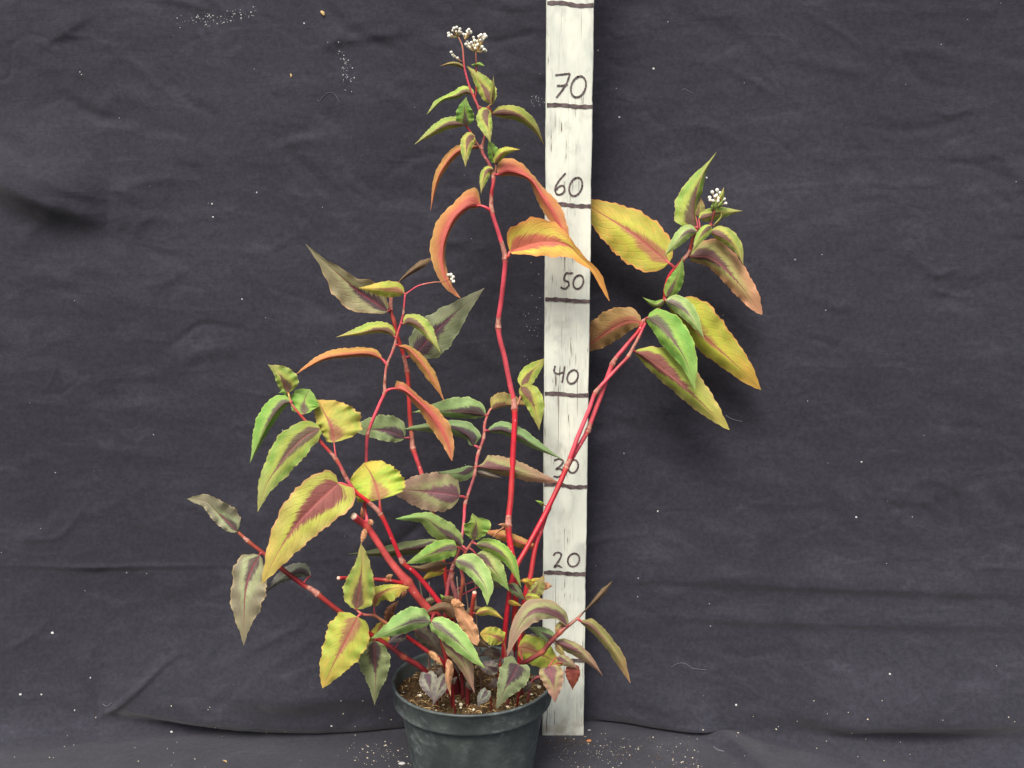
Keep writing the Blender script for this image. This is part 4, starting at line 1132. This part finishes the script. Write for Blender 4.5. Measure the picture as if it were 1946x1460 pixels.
leaf('R2', [(1219, 613), (1195, 611), (1170, 621), (1142, 640), (1104, 668)], [(.05, 10), (.2, 19), (.45, 23), (.7, 20), (.9, 10)], [(.05, 15), (.15, 26), (.35, 35), (.6, 34), (.8, 24), (.93, 10)], 'rust', -5.0, -0.2, 0.0, dl=-.4, dr=-.4)
leaf('R3', [(1365, 388), (1371, 374), (1376, 355)], 5, 5, 'lime', 0.2)
leaf('R3', [(1356, 430), (1369, 415), (1371, 401)], 2.5, 3, 'lime', 0.2)
leaf('R3', [(1354, 403), (1357, 390), (1363, 378)], 5, 6, 'green', 0.3)
leaf('R3', [(1362, 396), (1369, 388), (1374, 378)], 3, 4, 'green', 0.3)
# --- thin pink stem and brown stem
leaf('B', [(737, 592), (715, 577), (683, 555), (642, 520), (612, 494), (581, 464)], [(.05, 12), (.15, 25), (.3, 39), (.5, 36), (.65, 22), (.8, 8)], [(.05, 14), (.15, 34), (.3, 32), (.42, 17), (.6, 12), (.8, 4)], 'dusk', 1.0, 0.6, dl=.3, dr=.4)
leaf('C', [(768, 557), (752, 551), (730, 550), (705, 549), (680, 547)], 15, 16, 'ylime', 0.6)
leaf('B', [(757, 537), (775, 521), (795, 507), (822, 490)], [(.2, 3), (.5, 6), (.7, 8), (.88, 4)], [(.2, 3), (.5, 6), (.75, 7), (.9, 3)], 'umber', 0.5)
leaf('B', [(786, 678), (808, 652), (828, 630), (862, 598), (889, 574), (920, 548)], [(.04, 16), (.12, 30), (.3, 36), (.5, 27), (.7, 16), (.85, 8)], [(.04, 18), (.15, 36), (.3, 40), (.5, 32), (.7, 18), (.85, 9)], 'deep', 0.0, -0.4, dl=-.3, dr=-.3)
leaf('C', [(749, 640), (738, 631), (715, 628), (680, 634), (638, 641)], 5, 17, 'lime', 1.0)
leaf('C', [(767, 616), (780, 612), (800, 623), (817, 643), (838, 672)], 19, 7, 'lime', 1.2, 0.2)
leaf('C', [(725, 682), (700, 673), (663, 674), (622, 680), (592, 694), (564, 711)], 6, [(.03, 8), (.1, 12), (.5, 13), (.75, 9), (.92, 4)], 'orange', 1.5, at=(735, 696), via=[(732, 689)])
leaf('C', [(757, 658), (776, 664), (797, 684), (815, 708), (830, 733), (844, 762)], [(.1, 6), (.3, 10), (.6, 10), (.8, 5), (.9, 2)], [(.1, 5), (.3, 10), (.6, 10), (.8, 5), (.9, 2)], 'orange', 1.4)
leaf('C', [(749, 739), (768, 742), (790, 758), (814, 781), (836, 811), (851, 843), (859, 876)], [(.02, 16), (.06, 15), (.15, 9), (.3, 8), (.5, 16), (.65, 18), (.85, 11), (.95, 4)], [(.1, 4), (.3, 10), (.5, 16), (.65, 16), (.85, 9), (.95, 4)], 'coral', 1.6, 0.1, ruf=1.3, at=(731, 747), via=[(738, 741)], prad=2.6)
# --- red leafy stem leaning left
leaf('E', [(548, 747), (540, 728), (528, 709), (509, 693)], 13, 28, 'lime', 0.4)
leaf('E', [(549, 755), (541, 745), (529, 747)], 5, 6, 'green', 0.2, -.4)
leaf('E', [(553, 763), (535, 769), (514, 795), (498, 825), (475, 881)], 11, 24, 'green', 1.5)
leaf('E', [(579, 787), (577, 772), (580, 757), (589, 740)], [(.04, 10), (.2, 22), (.45, 27), (.7, 24), (.88, 13)], [(.04, 12), (.2, 26), (.45, 30), (.7, 25), (.88, 14)], 'green', -1.6, 0.1, dl=-.3, dr=-.3)
leaf('E', [(608, 814), (577, 832), (550, 858), (528, 888), (506, 922), (490, 972)], [(.04, 12), (.12, 22), (.3, 29), (.5, 26), (.68, 19), (.85, 8)], [(.03, 12), (.1, 26), (.3, 36), (.5, 29), (.7, 18), (.87, 8)], 'lime', 1.8, 0.4, cord=.05, dl=-.3, dr=-.2)
leaf('E', [(634, 841), (630, 815), (620, 792), (602, 760)], [(.05, 13), (.2, 18), (.5, 24), (.8, 16)], [(.03, 20), (.08, 38), (.2, 56), (.38, 60), (.55, 50), (.75, 34), (.9, 15)], 'ylime', -1.8, -0.4, dl=-.2, dr=-.5, at=(640, 875))
leaf('E', [(643, 919), (620, 940), (597, 962), (566, 995), (533, 1042), (497, 1110)], [(.02, 28), (.06, 47), (.14, 50), (.3, 45), (.5, 38), (.7, 27), (.86, 14), (.95, 5)], [(.02, 16), (.07, 36), (.18, 48), (.35, 47), (.55, 36), (.75, 21), (.9, 9)], 'big', 2.6, 0.6, cord=.11, dl=-.1, dr=-.3, arch=.7, at=(673, 932))
leaf('E', [(721, 950), (714, 923), (704, 899), (691, 880)], [(.02, 26), (.07, 40), (.3, 44), (.55, 50), (.8, 48), (.93, 30)], [(.02, 30), (.07, 48), (.25, 56), (.5, 50), (.75, 34), (.92, 16)], 'ylime', -2.6, 0.0, dl=-.3, dr=-.4, at=(725, 980), prad=2.8)
leaf('M', [(874, 944), (850, 939), (815, 935), (780, 932), (735, 930)], [(.03, 14), (.08, 26), (.2, 35), (.4, 36), (.6, 30), (.8, 16)], [(.03, 16), (.08, 30), (.2, 37), (.4, 38), (.6, 30), (.8, 16)], 'mauve', 0.4, 0.6, dl=-.2, dr=-.3)
# --- mauve stem and its dark leaves
leaf('B', [(769, 833), (745, 822), (715, 817), (690, 816), (655, 814)], 19, 31, 'teal', 0.5, 0.2, dl=.1, dr=-.2)
leaf('M', [(901, 847), (890, 828), (860, 812), (815, 812), (766, 816)], [(.04, 8), (.12, 8), (.3, 14), (.6, 11), (.8, 6)], [(.03, 10), (.08, 20), (.2, 22), (.4, 13), (.65, 8), (.85, 5)], 'teal', 0.6)
leaf('M', [(923, 790), (905, 785), (872, 782), (838, 782), (783, 784)], 13, 28, 'teal', 0.8, 0.1)
leaf('M', [(934, 778), (950, 771), (975, 768), (1004, 771)], 24, 4, 'olive', -0.8)
leaf('M2', [(993, 737), (1002, 718), (1015, 702), (1042, 678)], 17, 15, 'lime', -6.0, 0, 0)
leaf('M2', [(990, 735), (1003, 752), (1015, 775), (1025, 818)], 24, 14, 'lime', 0.4, 0.4, cord=.05)
leaf('M', [(927, 819), (955, 817), (985, 829), (1020, 849), (1070, 874)], 17, 9, 'teal', -1.5)
leaf('M', [(907, 887), (935, 890), (970, 893), (1010, 904), (1062, 917)], [(.05, 6), (.12, 24), (.2, 25), (.4, 21), (.65, 15), (.85, 7)], [(.1, 5), (.3, 13), (.6, 13), (.85, 7)], 'mauve', -1.2)
leaf('M', [(905, 897), (925, 903), (957, 909)], 7, 6, 'slate', -1, -.3)
leaf('M', [(899, 888), (880, 898), (860, 900), (831, 897)], 16, 10, 'teal', -0.5, -.2)
# --- leafy middle
leaf('J', [(878, 1038), (857, 1020), (832, 1003), (805, 985), (752, 986)], [(.05, 8), (.15, 13), (.3, 20), (.5, 18), (.68, 9), (.85, 5)], [(.04, 10), (.12, 17), (.3, 22), (.52, 17), (.7, 9), (.85, 5)], 'sage', 1.4, 0.0)
leaf('B', [(836, 1030), (800, 1040), (760, 1046), (710, 1052), (658, 1053)], 11, 15, 'deep', 1.0)
leaf('J', [(868, 1040), (850, 1042), (825, 1051), (800, 1061), (772, 1071)], [(.01, 12), (.06, 17), (.3, 19), (.5, 16), (.7, 10), (.9, 4)], [(.01, 9), (.06, 14), (.3, 20), (.5, 18), (.7, 11), (.9, 4)], 'green', 1.4, 0.8)
leaf('J', [(850, 1072), (828, 1077), (802, 1081), (776, 1075)], 8, 10, 'umber', 0.6, 0.2)
leaf('K', [(845, 1085), (825, 1087), (800, 1104)], 9, 8, 'yellow', 0.8, 0.6)
leaf('J', [(901, 1026), (903, 1008), (905, 993), (898, 976)], [(.06, 10), (.2, 19), (.5, 24), (.68, 25), (.76, 12), (.9, 6)], [(.06, 10), (.2, 20), (.45, 26), (.62, 28), (.7, 16), (.8, 5)], 'green', 0.8, 0.4, dl=.2, dr=.2)
leaf('J', [(905, 1035), (930, 1039), (955, 1053), (973, 1075), (991, 1118)], 17, 12, 'green', 1.2, 0.4)
leaf('J', [(866, 1065), (891, 1076), (909, 1094), (923, 1118), (926, 1150)], [(.04, 10), (.1, 18), (.25, 26), (.5, 23), (.72, 15), (.9, 5)], [(.04, 9), (.12, 13), (.3, 14), (.55, 13), (.78, 8)], 'mint', 2.2, 0.9)
leaf('J', [(905, 1054), (928, 1071), (948, 1095), (968, 1124)], 22, 18, 'sage', 0.8, 0.2)
leaf('K', [(968, 1110), (985, 1128), (999, 1142)], 10, 9, 'deep', 0.4, 0.2)
leaf('K', [(932, 1104), (940, 1110), (955, 1118)], 7, 6, 'slate', 0.2, 0.2)
leaf('R2', [(1017, 1040), (990, 1031), (958, 1019), (920, 1009)], [(.05, 6), (.3, 11), (.7, 9), (.9, 4)], [(.05, 6), (.3, 10), (.7, 10), (.9, 4)], 'orange', -0.2, -0.9)
leaf('N', [(1007, 1131), (1018, 1118), (1026, 1106), (1035, 1091)], 9, 17, 'olive', 0.4, 0.4)
leaf('N', [(1005, 1119), (1001, 1108), (986, 1103)], 4, 10, 'yellow', 0.6, 0.3)
leaf('N', [(1005, 1116), (1014, 1106), (1030, 1098)], 7, 6, 'yellow', 0.2)
leaf('N', [(1030, 1116), (1040, 1114), (1050, 1114)], 8, 7, 'dry', 0.0, -0.1)
leaf('N', [(998, 1136), (1012, 1135), (1030, 1138)], 8, 8, 'ylime', 0.6, 0.2)
leaf('R1', [(966, 1143), (978, 1147), (992, 1152)], 5, 5, 'yellow', 0.5, 0.5, pet=False)
leaf('R1', [(1034, 961), (1027, 956), (1017, 951)], 3, 4, 'green', 0.3)
# --- low stem to the left
leaf('F', [(451, 1010), (430, 990), (410, 971), (390, 953), (356, 948)], [(.06, 10), (.15, 14), (.3, 17), (.5, 15), (.7, 11), (.87, 7)], [(.04, 12), (.12, 24), (.3, 29), (.52, 21), (.75, 12), (.9, 6)], 'grey', 0.3, 0.2, dl=.4, dr=.4, ruf=1.5)
leaf('F', [(493, 1055), (477, 1085), (467, 1118), (464, 1160), (463, 1227)], [(.03, 10), (.1, 22), (.25, 36), (.42, 40), (.6, 31), (.78, 14), (.9, 5)], [(.03, 14), (.1, 30), (.22, 34), (.35, 27), (.55, 27), (.75, 15), (.9, 5)], 'grey', 0.8, 0.2, dl=-.2, dr=-.3, ruf=1.2)
leaf('F', [(590, 1095), (570, 1086), (545, 1095), (525, 1107), (505, 1127)], 11, 17, 'slate', -0.4, -0.8, ruf=1.6)
leaf('G', [(677, 1158), (681, 1130), (686, 1095), (688, 1065), (686, 1033)], [(.02, 12), (.1, 24), (.3, 31), (.5, 24), (.7, 13), (.87, 6)], [(.02, 14), (.1, 28), (.3, 30), (.5, 24), (.7, 15), (.87, 8)], 'lime', 0.6, 0.2, dl=-.3, dr=-.2)
leaf('G', [(711, 1152), (719, 1133), (735, 1122), (757, 1116), (778, 1116)], [(.08, 10), (.25, 20), (.45, 12), (.7, 6)], [(.06, 7), (.25, 12), (.5, 24), (.72, 18), (.88, 8)], 'ylime', -0.3, 0.0, at=(711, 1170), via=[(711, 1162)])
leaf('G', [(680, 1173), (666, 1200), (650, 1230), (634, 1262), (613, 1308)], [(.02, 16), (.08, 30), (.25, 42), (.5, 38), (.72, 24), (.9, 10)], [(.02, 18), (.08, 36), (.25, 43), (.5, 34), (.7, 26), (.85, 16), (.94, 8)], 'ylime', 1.2, 0.5, cord=.04, dl=-.3, dr=-.3)
leaf('G', [(726, 1183), (718, 1205), (705, 1225), (690, 1242)], [(.1, 12), (.35, 25), (.6, 24), (.85, 12)], [(.1, 9), (.35, 14), (.7, 10)], 'yellow', 0.0, -1.0)
leaf('F', [(711, 1218), (712, 1250), (714, 1285), (712, 1340)], [(.08, 20), (.25, 30), (.42, 27), (.6, 19), (.8, 7)], [(.08, 20), (.25, 33), (.42, 29), (.6, 19), (.78, 9)], 'deep', 0.8, 0.3)
leaf('D', [(818, 1181), (790, 1181), (760, 1191), (735, 1202), (706, 1213)], [(.04, 8), (.15, 14), (.4, 16), (.7, 10), (.9, 4)], [(.02, 10), (.1, 24), (.3, 29), (.5, 24), (.72, 14), (.9, 6)], 'mint', 1.6, 3.2)
leaf('D', [(866, 1174), (846, 1157), (825, 1158), (805, 1168)], 8, 12, 'umber', 0.4, 1.4)
leaf('D', [(820, 1182), (843, 1198), (870, 1220), (896, 1246), (921, 1270)], [(.03, 10), (.1, 20), (.3, 25), (.5, 21), (.72, 13), (.9, 4)], [(.03, 8), (.1, 14), (.3, 17), (.55, 15), (.78, 9)], 'mint', 2.0, 3.4, cord=.05)
leaf('Q', [(838, 1212), (862, 1235), (882, 1262), (902, 1318)], 20, 15, 'mauve', 1.0, 0.2)
leaf('P', [(862, 1140), (872, 1160), (886, 1185), (897, 1205), (907, 1227)], [(.05, 10), (.15, 11), (.3, 10), (.5, 15), (.75, 14), (.92, 8)], [(.05, 8), (.2, 8), (.4, 13), (.7, 13), (.92, 7)], 'dry', 0.8, 0.9, ruf=2.6, pet=False)
leaf('P', [(858, 1141), (868, 1146), (884, 1151)], 7, 7, 'dry', 0.4, 1.2, ruf=3, pet=False)
leaf('T2', [(851, 1252), (854, 1270), (852, 1295), (857, 1325)], 8, 7, 'dry', 0.4, 0.8, ruf=3, pet=False)
leaf('G', [(815, 1238), (828, 1250), (843, 1267)], 6, 6, 'dry', 0.4, 0.4, ruf=3, pet=False)
leaf('D', [(736, 1182), (742, 1160), (758, 1141)], 9, 9, 'brown', 0.2, 0.2, ruf=3, pet=False)
leaf('D', [(789, 1200), (810, 1214), (828, 1230), (845, 1252)], 18, 14, 'shade', 0.4, 0.6)
leaf('F', [(773, 1206), (755, 1212), (736, 1223)], 10, 9, 'slate', 0.3, 0.4)
leaf('D', [(806, 1149), (820, 1141), (838, 1139)], 7, 6, 'mauve', 0.0, -0.6)
leaf('M', [(845, 1143), (842, 1136), (836, 1129)], 4, 4, 'green', 0.3, 0.5)
leaf('C', [(689, 985), (688, 972), (687, 962)], 4, 4, 'dry', 0.4, 0.2, ruf=2, pet=False)
leaf('D', [(694, 1005), (690, 1020), (686, 1036)], 6, 5, 'dry', 0.4, 0.5, ruf=2.5, pet=False)
leaf('D', [(699, 993), (705, 992), (708, 999)], 5, 5, 'dry', 0.4, 0.6, ruf=3, pet=False)
leaf('D2', [(735, 1101), (741, 1095), (747, 1092)], 5, 5, 'dry', 0.3, 0.5, ruf=3, pet=False)
leaf('D', [(770, 1118), (767, 1130), (762, 1138)], 5, 5, 'brown', 0.2, 0.3, ruf=2.5, pet=False)
leaf('A', [(965, 1002), (957, 998), (946, 997)], 4, 4, 'dry', 0.6, 0.7, ruf=3, pet=False)
leaf('A', [(961, 1001), (947, 1010), (934, 1024)], 2, 2, 'dry', 0.6, 0.6, ruf=1, pet=False)
# --- small hearts over the soil
leaf('T1', [(812, 1280), (815, 1295), (818, 1311), (821, 1331)], 17, 18, 'slate', 0.8, 0.3, cord=.22, dl=-.1, dr=-.1)
leaf('T2', [(849, 1286), (838, 1305), (830, 1322), (822, 1341)], 12, 14, 'slate', 0.8, 0.2, cord=.15, dl=-.1, dr=-.1)
leaf('T2', [(852, 1300), (860, 1295), (869, 1286)], 7, 6, 'slate', 0.2, -.4)
leaf('T3', [(925, 1313), (919, 1323), (913, 1332), (908, 1343)], 12, 11, 'slate', 0.6, 0.2, cord=.28, dl=-.1, dr=-.1)
leaf('T4', [(985, 1264), (975, 1283), (963, 1303), (953, 1325), (944, 1347)], [(.02, 14), (.08, 26), (.25, 31), (.48, 24), (.72, 12), (.88, 5)], [(.02, 16), (.08, 28), (.25, 28), (.48, 19), (.72, 10), (.88, 5)], 'deep', 1.0, 0.6, cord=.17, dl=-.2, dr=-.2)
leaf('T5', [(1043, 1267), (1048, 1285), (1052, 1305), (1055, 1335)], [(.04, 16), (.2, 24), (.45, 20), (.7, 12), (.88, 5)], [(.04, 20), (.2, 22), (.45, 18), (.7, 11), (.88, 5)], 'mauve', 0.6, 0.3, cord=.05, dl=-.2, dr=-.2)
leaf('T5', [(1084, 1262), (1088, 1280), (1088, 1312)], 15, 14, 'maroon', 0.2, -1.0)
leaf('T5', [(1058, 1250), (1078, 1259), (1099, 1272)], 11, 9, 'mauve', 0.2, -0.8)
leaf('H', [(985, 1230), (1006, 1234), (1036, 1248), (1070, 1265)], [(.03, 14), (.12, 25), (.35, 28), (.6, 22), (.85, 8)], [(.03, 16), (.12, 25), (.35, 26), (.6, 23), (.85, 14)], 'ylime', 0.0, -0.9, dl=-.2, dr=-.1)
leaf('H', [(1078, 1190), (1059, 1171), (1037, 1161), (1014, 1162), (994, 1180), (979, 1207), (964, 1248)], [(.04, 3), (.12, 5), (.28, 16), (.42, 22), (.56, 17), (.72, 9), (.88, 4)], [(.04, 10), (.12, 17), (.25, 21), (.42, 23), (.6, 17), (.78, 10), (.92, 4)], 'mauve', 2.0, 0.3, dl=.1, dr=-.5)
leaf('H', [(1074, 1189), (1063, 1195), (1056, 1206)], 8, 11, 'olive', 0.2, -0.2)
leaf('H', [(1054, 1219), (1036, 1206), (1015, 1196), (1003, 1192)], 11, 13, 'teal', -0.2, -0.6)
leaf('H', [(1055, 1219), (1080, 1229), (1105, 1243), (1126, 1261), (1146, 1285)], 13, 11, 'mauve', -0.4, -0.5, ruf=1.4)
leaf('H', [(1056, 1226), (1067, 1240), (1076, 1252)], 6, 6, 'olive', 0.0, -0.6)
leaf('H', [(1103, 1181), (1125, 1192), (1147, 1213), (1168, 1238), (1182, 1263), (1198, 1298)], [(.04, 6), (.12, 14), (.3, 13), (.5, 11), (.7, 11), (.85, 5)], [(.05, 5), (.15, 8), (.4, 9), (.65, 10), (.85, 5)], 'olive', 0.6, 0.2, ruf=1.3)
leaf('H', [(1101, 1171), (1118, 1155), (1138, 1135), (1163, 1105)], [(.2, 2), (.55, 6), (.75, 6), (.9, 2)], [(.2, 2), (.55, 5), (.75, 5), (.9, 2)], 'umber', 0.4, pet=False)
leaf('O', [(956, 1219), (945, 1211), (930, 1206), (912, 1204)], [(.03, 8), (.15, 16), (.45, 20), (.75, 14), (.9, 8)], [(.03, 8), (.15, 15), (.45, 17), (.75, 13), (.9, 7)], 'ylime', 0.4, 0.4, dl=-.1, dr=-.1)
leaf('P', [(905, 1167), (925, 1161), (940, 1166), (958, 1178)], 8, 8, 'ylime', 0.4, 0.6)
leaf('T6', [(947, 1276), (930, 1268), (903, 1262)], 14, 13, 'slate', 0.6, 0.6)
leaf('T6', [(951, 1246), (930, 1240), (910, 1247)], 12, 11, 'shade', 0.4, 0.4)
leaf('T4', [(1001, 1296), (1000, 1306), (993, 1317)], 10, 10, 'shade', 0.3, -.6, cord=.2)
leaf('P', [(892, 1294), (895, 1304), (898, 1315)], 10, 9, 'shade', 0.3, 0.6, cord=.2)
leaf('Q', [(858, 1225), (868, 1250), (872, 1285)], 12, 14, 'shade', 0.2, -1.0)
leaf('J', [(880, 1180), (900, 1160), (925, 1156)], 9, 10, 'umber', 0.0, -0.6)
leaf('J', [(866, 1150), (850, 1140), (832, 1146)], 8, 9, 'umber', 0.0, -0.4)
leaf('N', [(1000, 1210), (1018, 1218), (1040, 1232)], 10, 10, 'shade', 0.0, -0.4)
leaf('A', [(974, 1240), (985, 1215), (1000, 1200)], 9, 9, 'umber', -0.4, -0.4)
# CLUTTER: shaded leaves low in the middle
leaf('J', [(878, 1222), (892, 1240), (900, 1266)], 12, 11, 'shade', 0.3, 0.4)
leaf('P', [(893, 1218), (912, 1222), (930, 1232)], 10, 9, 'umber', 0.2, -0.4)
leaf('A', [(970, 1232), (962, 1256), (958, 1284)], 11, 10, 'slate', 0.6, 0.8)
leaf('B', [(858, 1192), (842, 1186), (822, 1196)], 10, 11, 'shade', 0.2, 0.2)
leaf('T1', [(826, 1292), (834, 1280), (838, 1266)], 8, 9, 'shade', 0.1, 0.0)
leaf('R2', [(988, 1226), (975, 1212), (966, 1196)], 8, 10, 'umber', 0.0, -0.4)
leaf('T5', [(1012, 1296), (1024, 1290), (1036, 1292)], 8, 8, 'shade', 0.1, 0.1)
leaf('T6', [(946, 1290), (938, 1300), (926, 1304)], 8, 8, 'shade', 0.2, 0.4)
# --- flower heads
buds('A', [(863, 55), (868, 53), (874, 56), (867, 61), (872, 61), (876, 62), (853, 64), (858, 67), (854, 69), (861, 59)], (870, 70), 3.0)
buds('A', [(891, 57), (894, 62), (890, 63), (881, 66), (885, 67), (888, 60)], (884, 76), 3.0)
buds('A3', [(888, 80), (892, 84), (886, 85), (890, 89), (896, 94), (893, 91), (900, 72), (902, 78), (907, 79), (910, 70), (914, 68), (918, 75), (921, 66), (923, 70), (899, 87), (904, 88), (908, 86), (903, 93), (916, 90), (920, 95), (922, 97), (913, 77), (896, 82), (917, 71), (910, 92)], (904, 99), 3.0)
buds('A', [(858, 100), (861, 105), (864, 108), (870, 111)], (878, 117), 3.0, 3.0)
buds('R3', [(1354, 366), (1363, 362), (1368, 367), (1362, 372), (1349, 376), (1350, 381), (1356, 382), (1376, 379), (1379, 387), (1366, 377), (1359, 374), (1372, 371), (1364, 383)], (1363, 388), 1.7, 3.0)
buds('C2', [(852, 523), (857, 523), (861, 527), (858, 531), (861, 535)], (855, 532), 6.6, 3.2)


# the parts above are laid out in world space; put them under the plant without moving them
bpy.context.view_layer.update()
inv = plant.matrix_world.inverted()
for ch in plant.children:
    ch.matrix_parent_inverse = inv
# ------------------------------------------------------------------ litter on the cloth
CLOTH = bpy.data.objects['backdrop_cloth']
bpy.context.view_layer.update()
_dg = bpy.context.evaluated_depsgraph_get()


def on_cloth(x, y):
    """the point and normal of the cloth seen at photo position x, y"""
    d = Vector(un(x, y, 0.0)) - CAM
    d.normalize()
    hit, p, nrm, _ = CLOTH.ray_cast(CAM, d)
    if nrm.dot(d) > 0: nrm = -nrm
    return np.array(p), np.array(nrm)


def grain(V, Fc, c, nrm, r, flat=0.6):
    e1 = np.cross(nrm, (0.3, 0.2, 0.9)); e1 /= np.linalg.norm(e1); e2 = np.cross(nrm, e1)
    b0 = len(V)
    k = 6
    a0 = random.uniform(0, 6)
    sx = random.uniform(0.6, 1.4)
    for (rr, h) in ((0.9, 0.0), (0.95, 0.6), (0.5, 1.1)):
        for i in range(k):
            a = a0 + i * 6.283 / k
            j = random.uniform(0.75, 1.25)
            V.append(c + r * (rr * j * (sx * math.cos(a) * e1 + math.sin(a) * e2) + h * flat * nrm))
    for s_ in range(2):
        for i in range(k):
            i2 = (i + 1) % k
            Fc.append((b0 + s_ * k + i, b0 + s_ * k + i2, b0 + s_ * k + k + i2, b0 + s_ * k + k + i))
    Fc.append(tuple(b0 + 2 * k + i for i in range(k)))


V, Fc, mi = [], [], []


def sprinkle(n, x0, x1, y0, y1, rs, mat, gauss=False, slope=0.0):
    for _ in range(n):
        if gauss:
            x, y = random.gauss((x0 + x1) / 2, (x1 - x0) / 4), random.gauss((y0 + y1) / 2, (y1 - y0) / 4)
            y += slope * (x - (x0 + x1) / 2)
        else:
            x, y = random.uniform(x0, x1), random.uniform(y0, y1)
        p, nn = on_cloth(x, y)
        f0 = len(Fc)
        grain(V, Fc, p, nn, random.choice(rs) * unit(p))
        mi.extend([mat] * (len(Fc) - f0))


sprinkle(80, 650, 800, 1400, 1470, (0.4, 0.5, 0.7, 0.9, 1.5), 0, True)
sprinkle(90, 1030, 1330, 1398, 1462, (0.4, 0.6, 0.8, 1.3), 0)
sprinkle(110, 1030, 1250, 1402, 1450, (0.4, 0.5, 0.8), 0, True)
sprinkle(90, 1036, 1130, 1404, 1418, (0.8, 1.1, 1.5), 1)
sprinkle(80, 1040, 1320, 1405, 1460, (0.8, 1.2), 1)
sprinkle(34, 0, 760, 1330, 1460, (0.6, 0.8, 1.2), 0)
sprinkle(26, 1330, 1946, 1330, 1460, (0.6, 0.8, 1.2), 0)
o = obj('floor_crumbs', V, Fc, [M_PERLITE, M_CRUMB], None, True, mi)
tag(o, 'pale perlite and soil crumbs scattered on the cloth around the pot', 'crumbs', kind='stuff')
V, Fc, mi = [], [], []
sprinkle(110, 345, 485, 18, 50, (0.3, 0.4, 0.55, 0.8, 1.2), 0, True, -0.12)
sprinkle(50, 642, 670, 92, 160, (0.3, 0.4, 0.6, 1.0), 0, True, 1.0)
sprinkle(50, 0, 1946, 0, 1350, (0.45, 0.6, 0.8), 0)
sprinkle(22, 1000, 1034, 182, 206, (0.5, 0.7), 0, True)
sprinkle(22, 990, 1034, 560, 660, (0.5, 0.7), 0, True)
for (x, y, r) in ((152, 137, 1.6), (155, 142, 1.4), (578, 45, 1.8), (673, 148, 1.4), (1242, 131, 2.0), (1177, 223, 1.6), (403, 388, 2.0), (405, 413, 1.5), (488, 366, 1.6), (1627, 983, 1.9), (1637, 878, 1.8), (100, 1203, 2.6), (172, 1288, 2.0), (1691, 1281, 1.8), (1399, 1340, 2.4), (326, 1391, 2.2), (460, 569, 2.0), (1343, 338, 2.0), (1250, 972, 1.8), (39, 1320, 2.2), (79, 1320, 2.0), (142, 1350, 2.0), (630, 1380, 1.8)):
    p, nn = on_cloth(x, y); f0 = len(Fc)
    grain(V, Fc, p, nn, r * unit(p)); mi.extend([0] * (len(Fc) - f0))
o = obj('lint_specks', V, Fc, [M_LINT], None, True, mi)
tag(o, 'white dust and lint specks stuck to the hanging black cloth', 'lint', kind='stuff')


def thread(pts, r, label):
    P = []
    for (x, y) in pts:
        p, nn = on_cloth(x, y); P.append(p + nn * 0.0006)
    v, f = tube(catmull(P, 24), r * unit(P[0]), 5)
    tag(obj('white_thread', v, f, M_THREAD), label, 'thread', 'loose white threads on the cloth')


thread([(603, 189), (607, 193), (616, 182), (628, 176), (639, 183), (645, 195)], 0.4, 'thin curled white hair on the upper cloth left of the flower heads')
thread([(1379, 789), (1388, 795), (1400, 799), (1411, 801)], 0.55, 'short curved white fibre on the cloth beside the tip of a hanging yellow leaf')
thread([(1275, 1268), (1288, 1261), (1302, 1261), (1318, 1270), (1343, 1273)], 0.4, 'long wavy white hair on the cloth low down, right of the board')
thread([(1356, 1420), (1364, 1426), (1376, 1429)], 1.1, 'stubby white fibre on the cloth floor right of the pot')
thread([(1296, 173), (1300, 169), (1308, 173), (1318, 178)], 0.4, 'tiny looped white hair on the upper cloth right of the board')
thread([(196, 1338), (204, 1342), (212, 1336)], 0.7, 'tiny hooked white fibre on the cloth low down near a slanting crease')


def husk(x, y, ax, ay, mat, name, label, cat, r=5):
    p, nn = on_cloth(x, y)
    p2, _ = on_cloth(x + ax, y + ay)
    C = catmull([p + nn * .0006, (p + p2) / 2 + nn * 0.0016 + np.array((0.0008, 0, 0)), p2 + nn * .0006], 10)
    R = r * unit(p) * np.sin(np.linspace(0.12, 1, 10) * math.pi * 0.95) ** 0.7
    v, f = tube(C, R, 7)
    v = [p + (np.array(q) - p) - nn * 0.6 * np.dot(np.array(q) - p, nn) + nn * 0.0004 for q in v]
    tag(obj(name, v, f, mat), label, cat)


husk(610, 22, 6, 9, M_STRAW, 'dry_husk', 'curled tan husk stuck high on the cloth left of the flowers', 'husk', 3.4)
husk(552, 141, 1, 7, M_STRAW, 'dry_husk', 'tiny pale husk on the cloth below the larger tan husk', 'husk', 1.8)
husk(1115, 1410, 8, -2, M_CHIP, 'bark_chip', 'orange-brown bark chip on the floor cloth beside the plank foot', 'chip', 4.2)
husk(1117, 1389, 6, 0, M_LINT, 'paint_flake', 'white paint flake on the cloth just right of the plank foot', 'flake', 1.4)
husk(424, 1446, 7, 4, M_STRAW, 'straw_bit', 'short straw bit lying on the floor cloth left of the pot', 'straw', 1.8)
husk(758, 1452, 12, 1, M_LINT, 'chalky_flake', 'flat chalky white flake on the floor cloth against the left side of the pot', 'flake', 5.0)
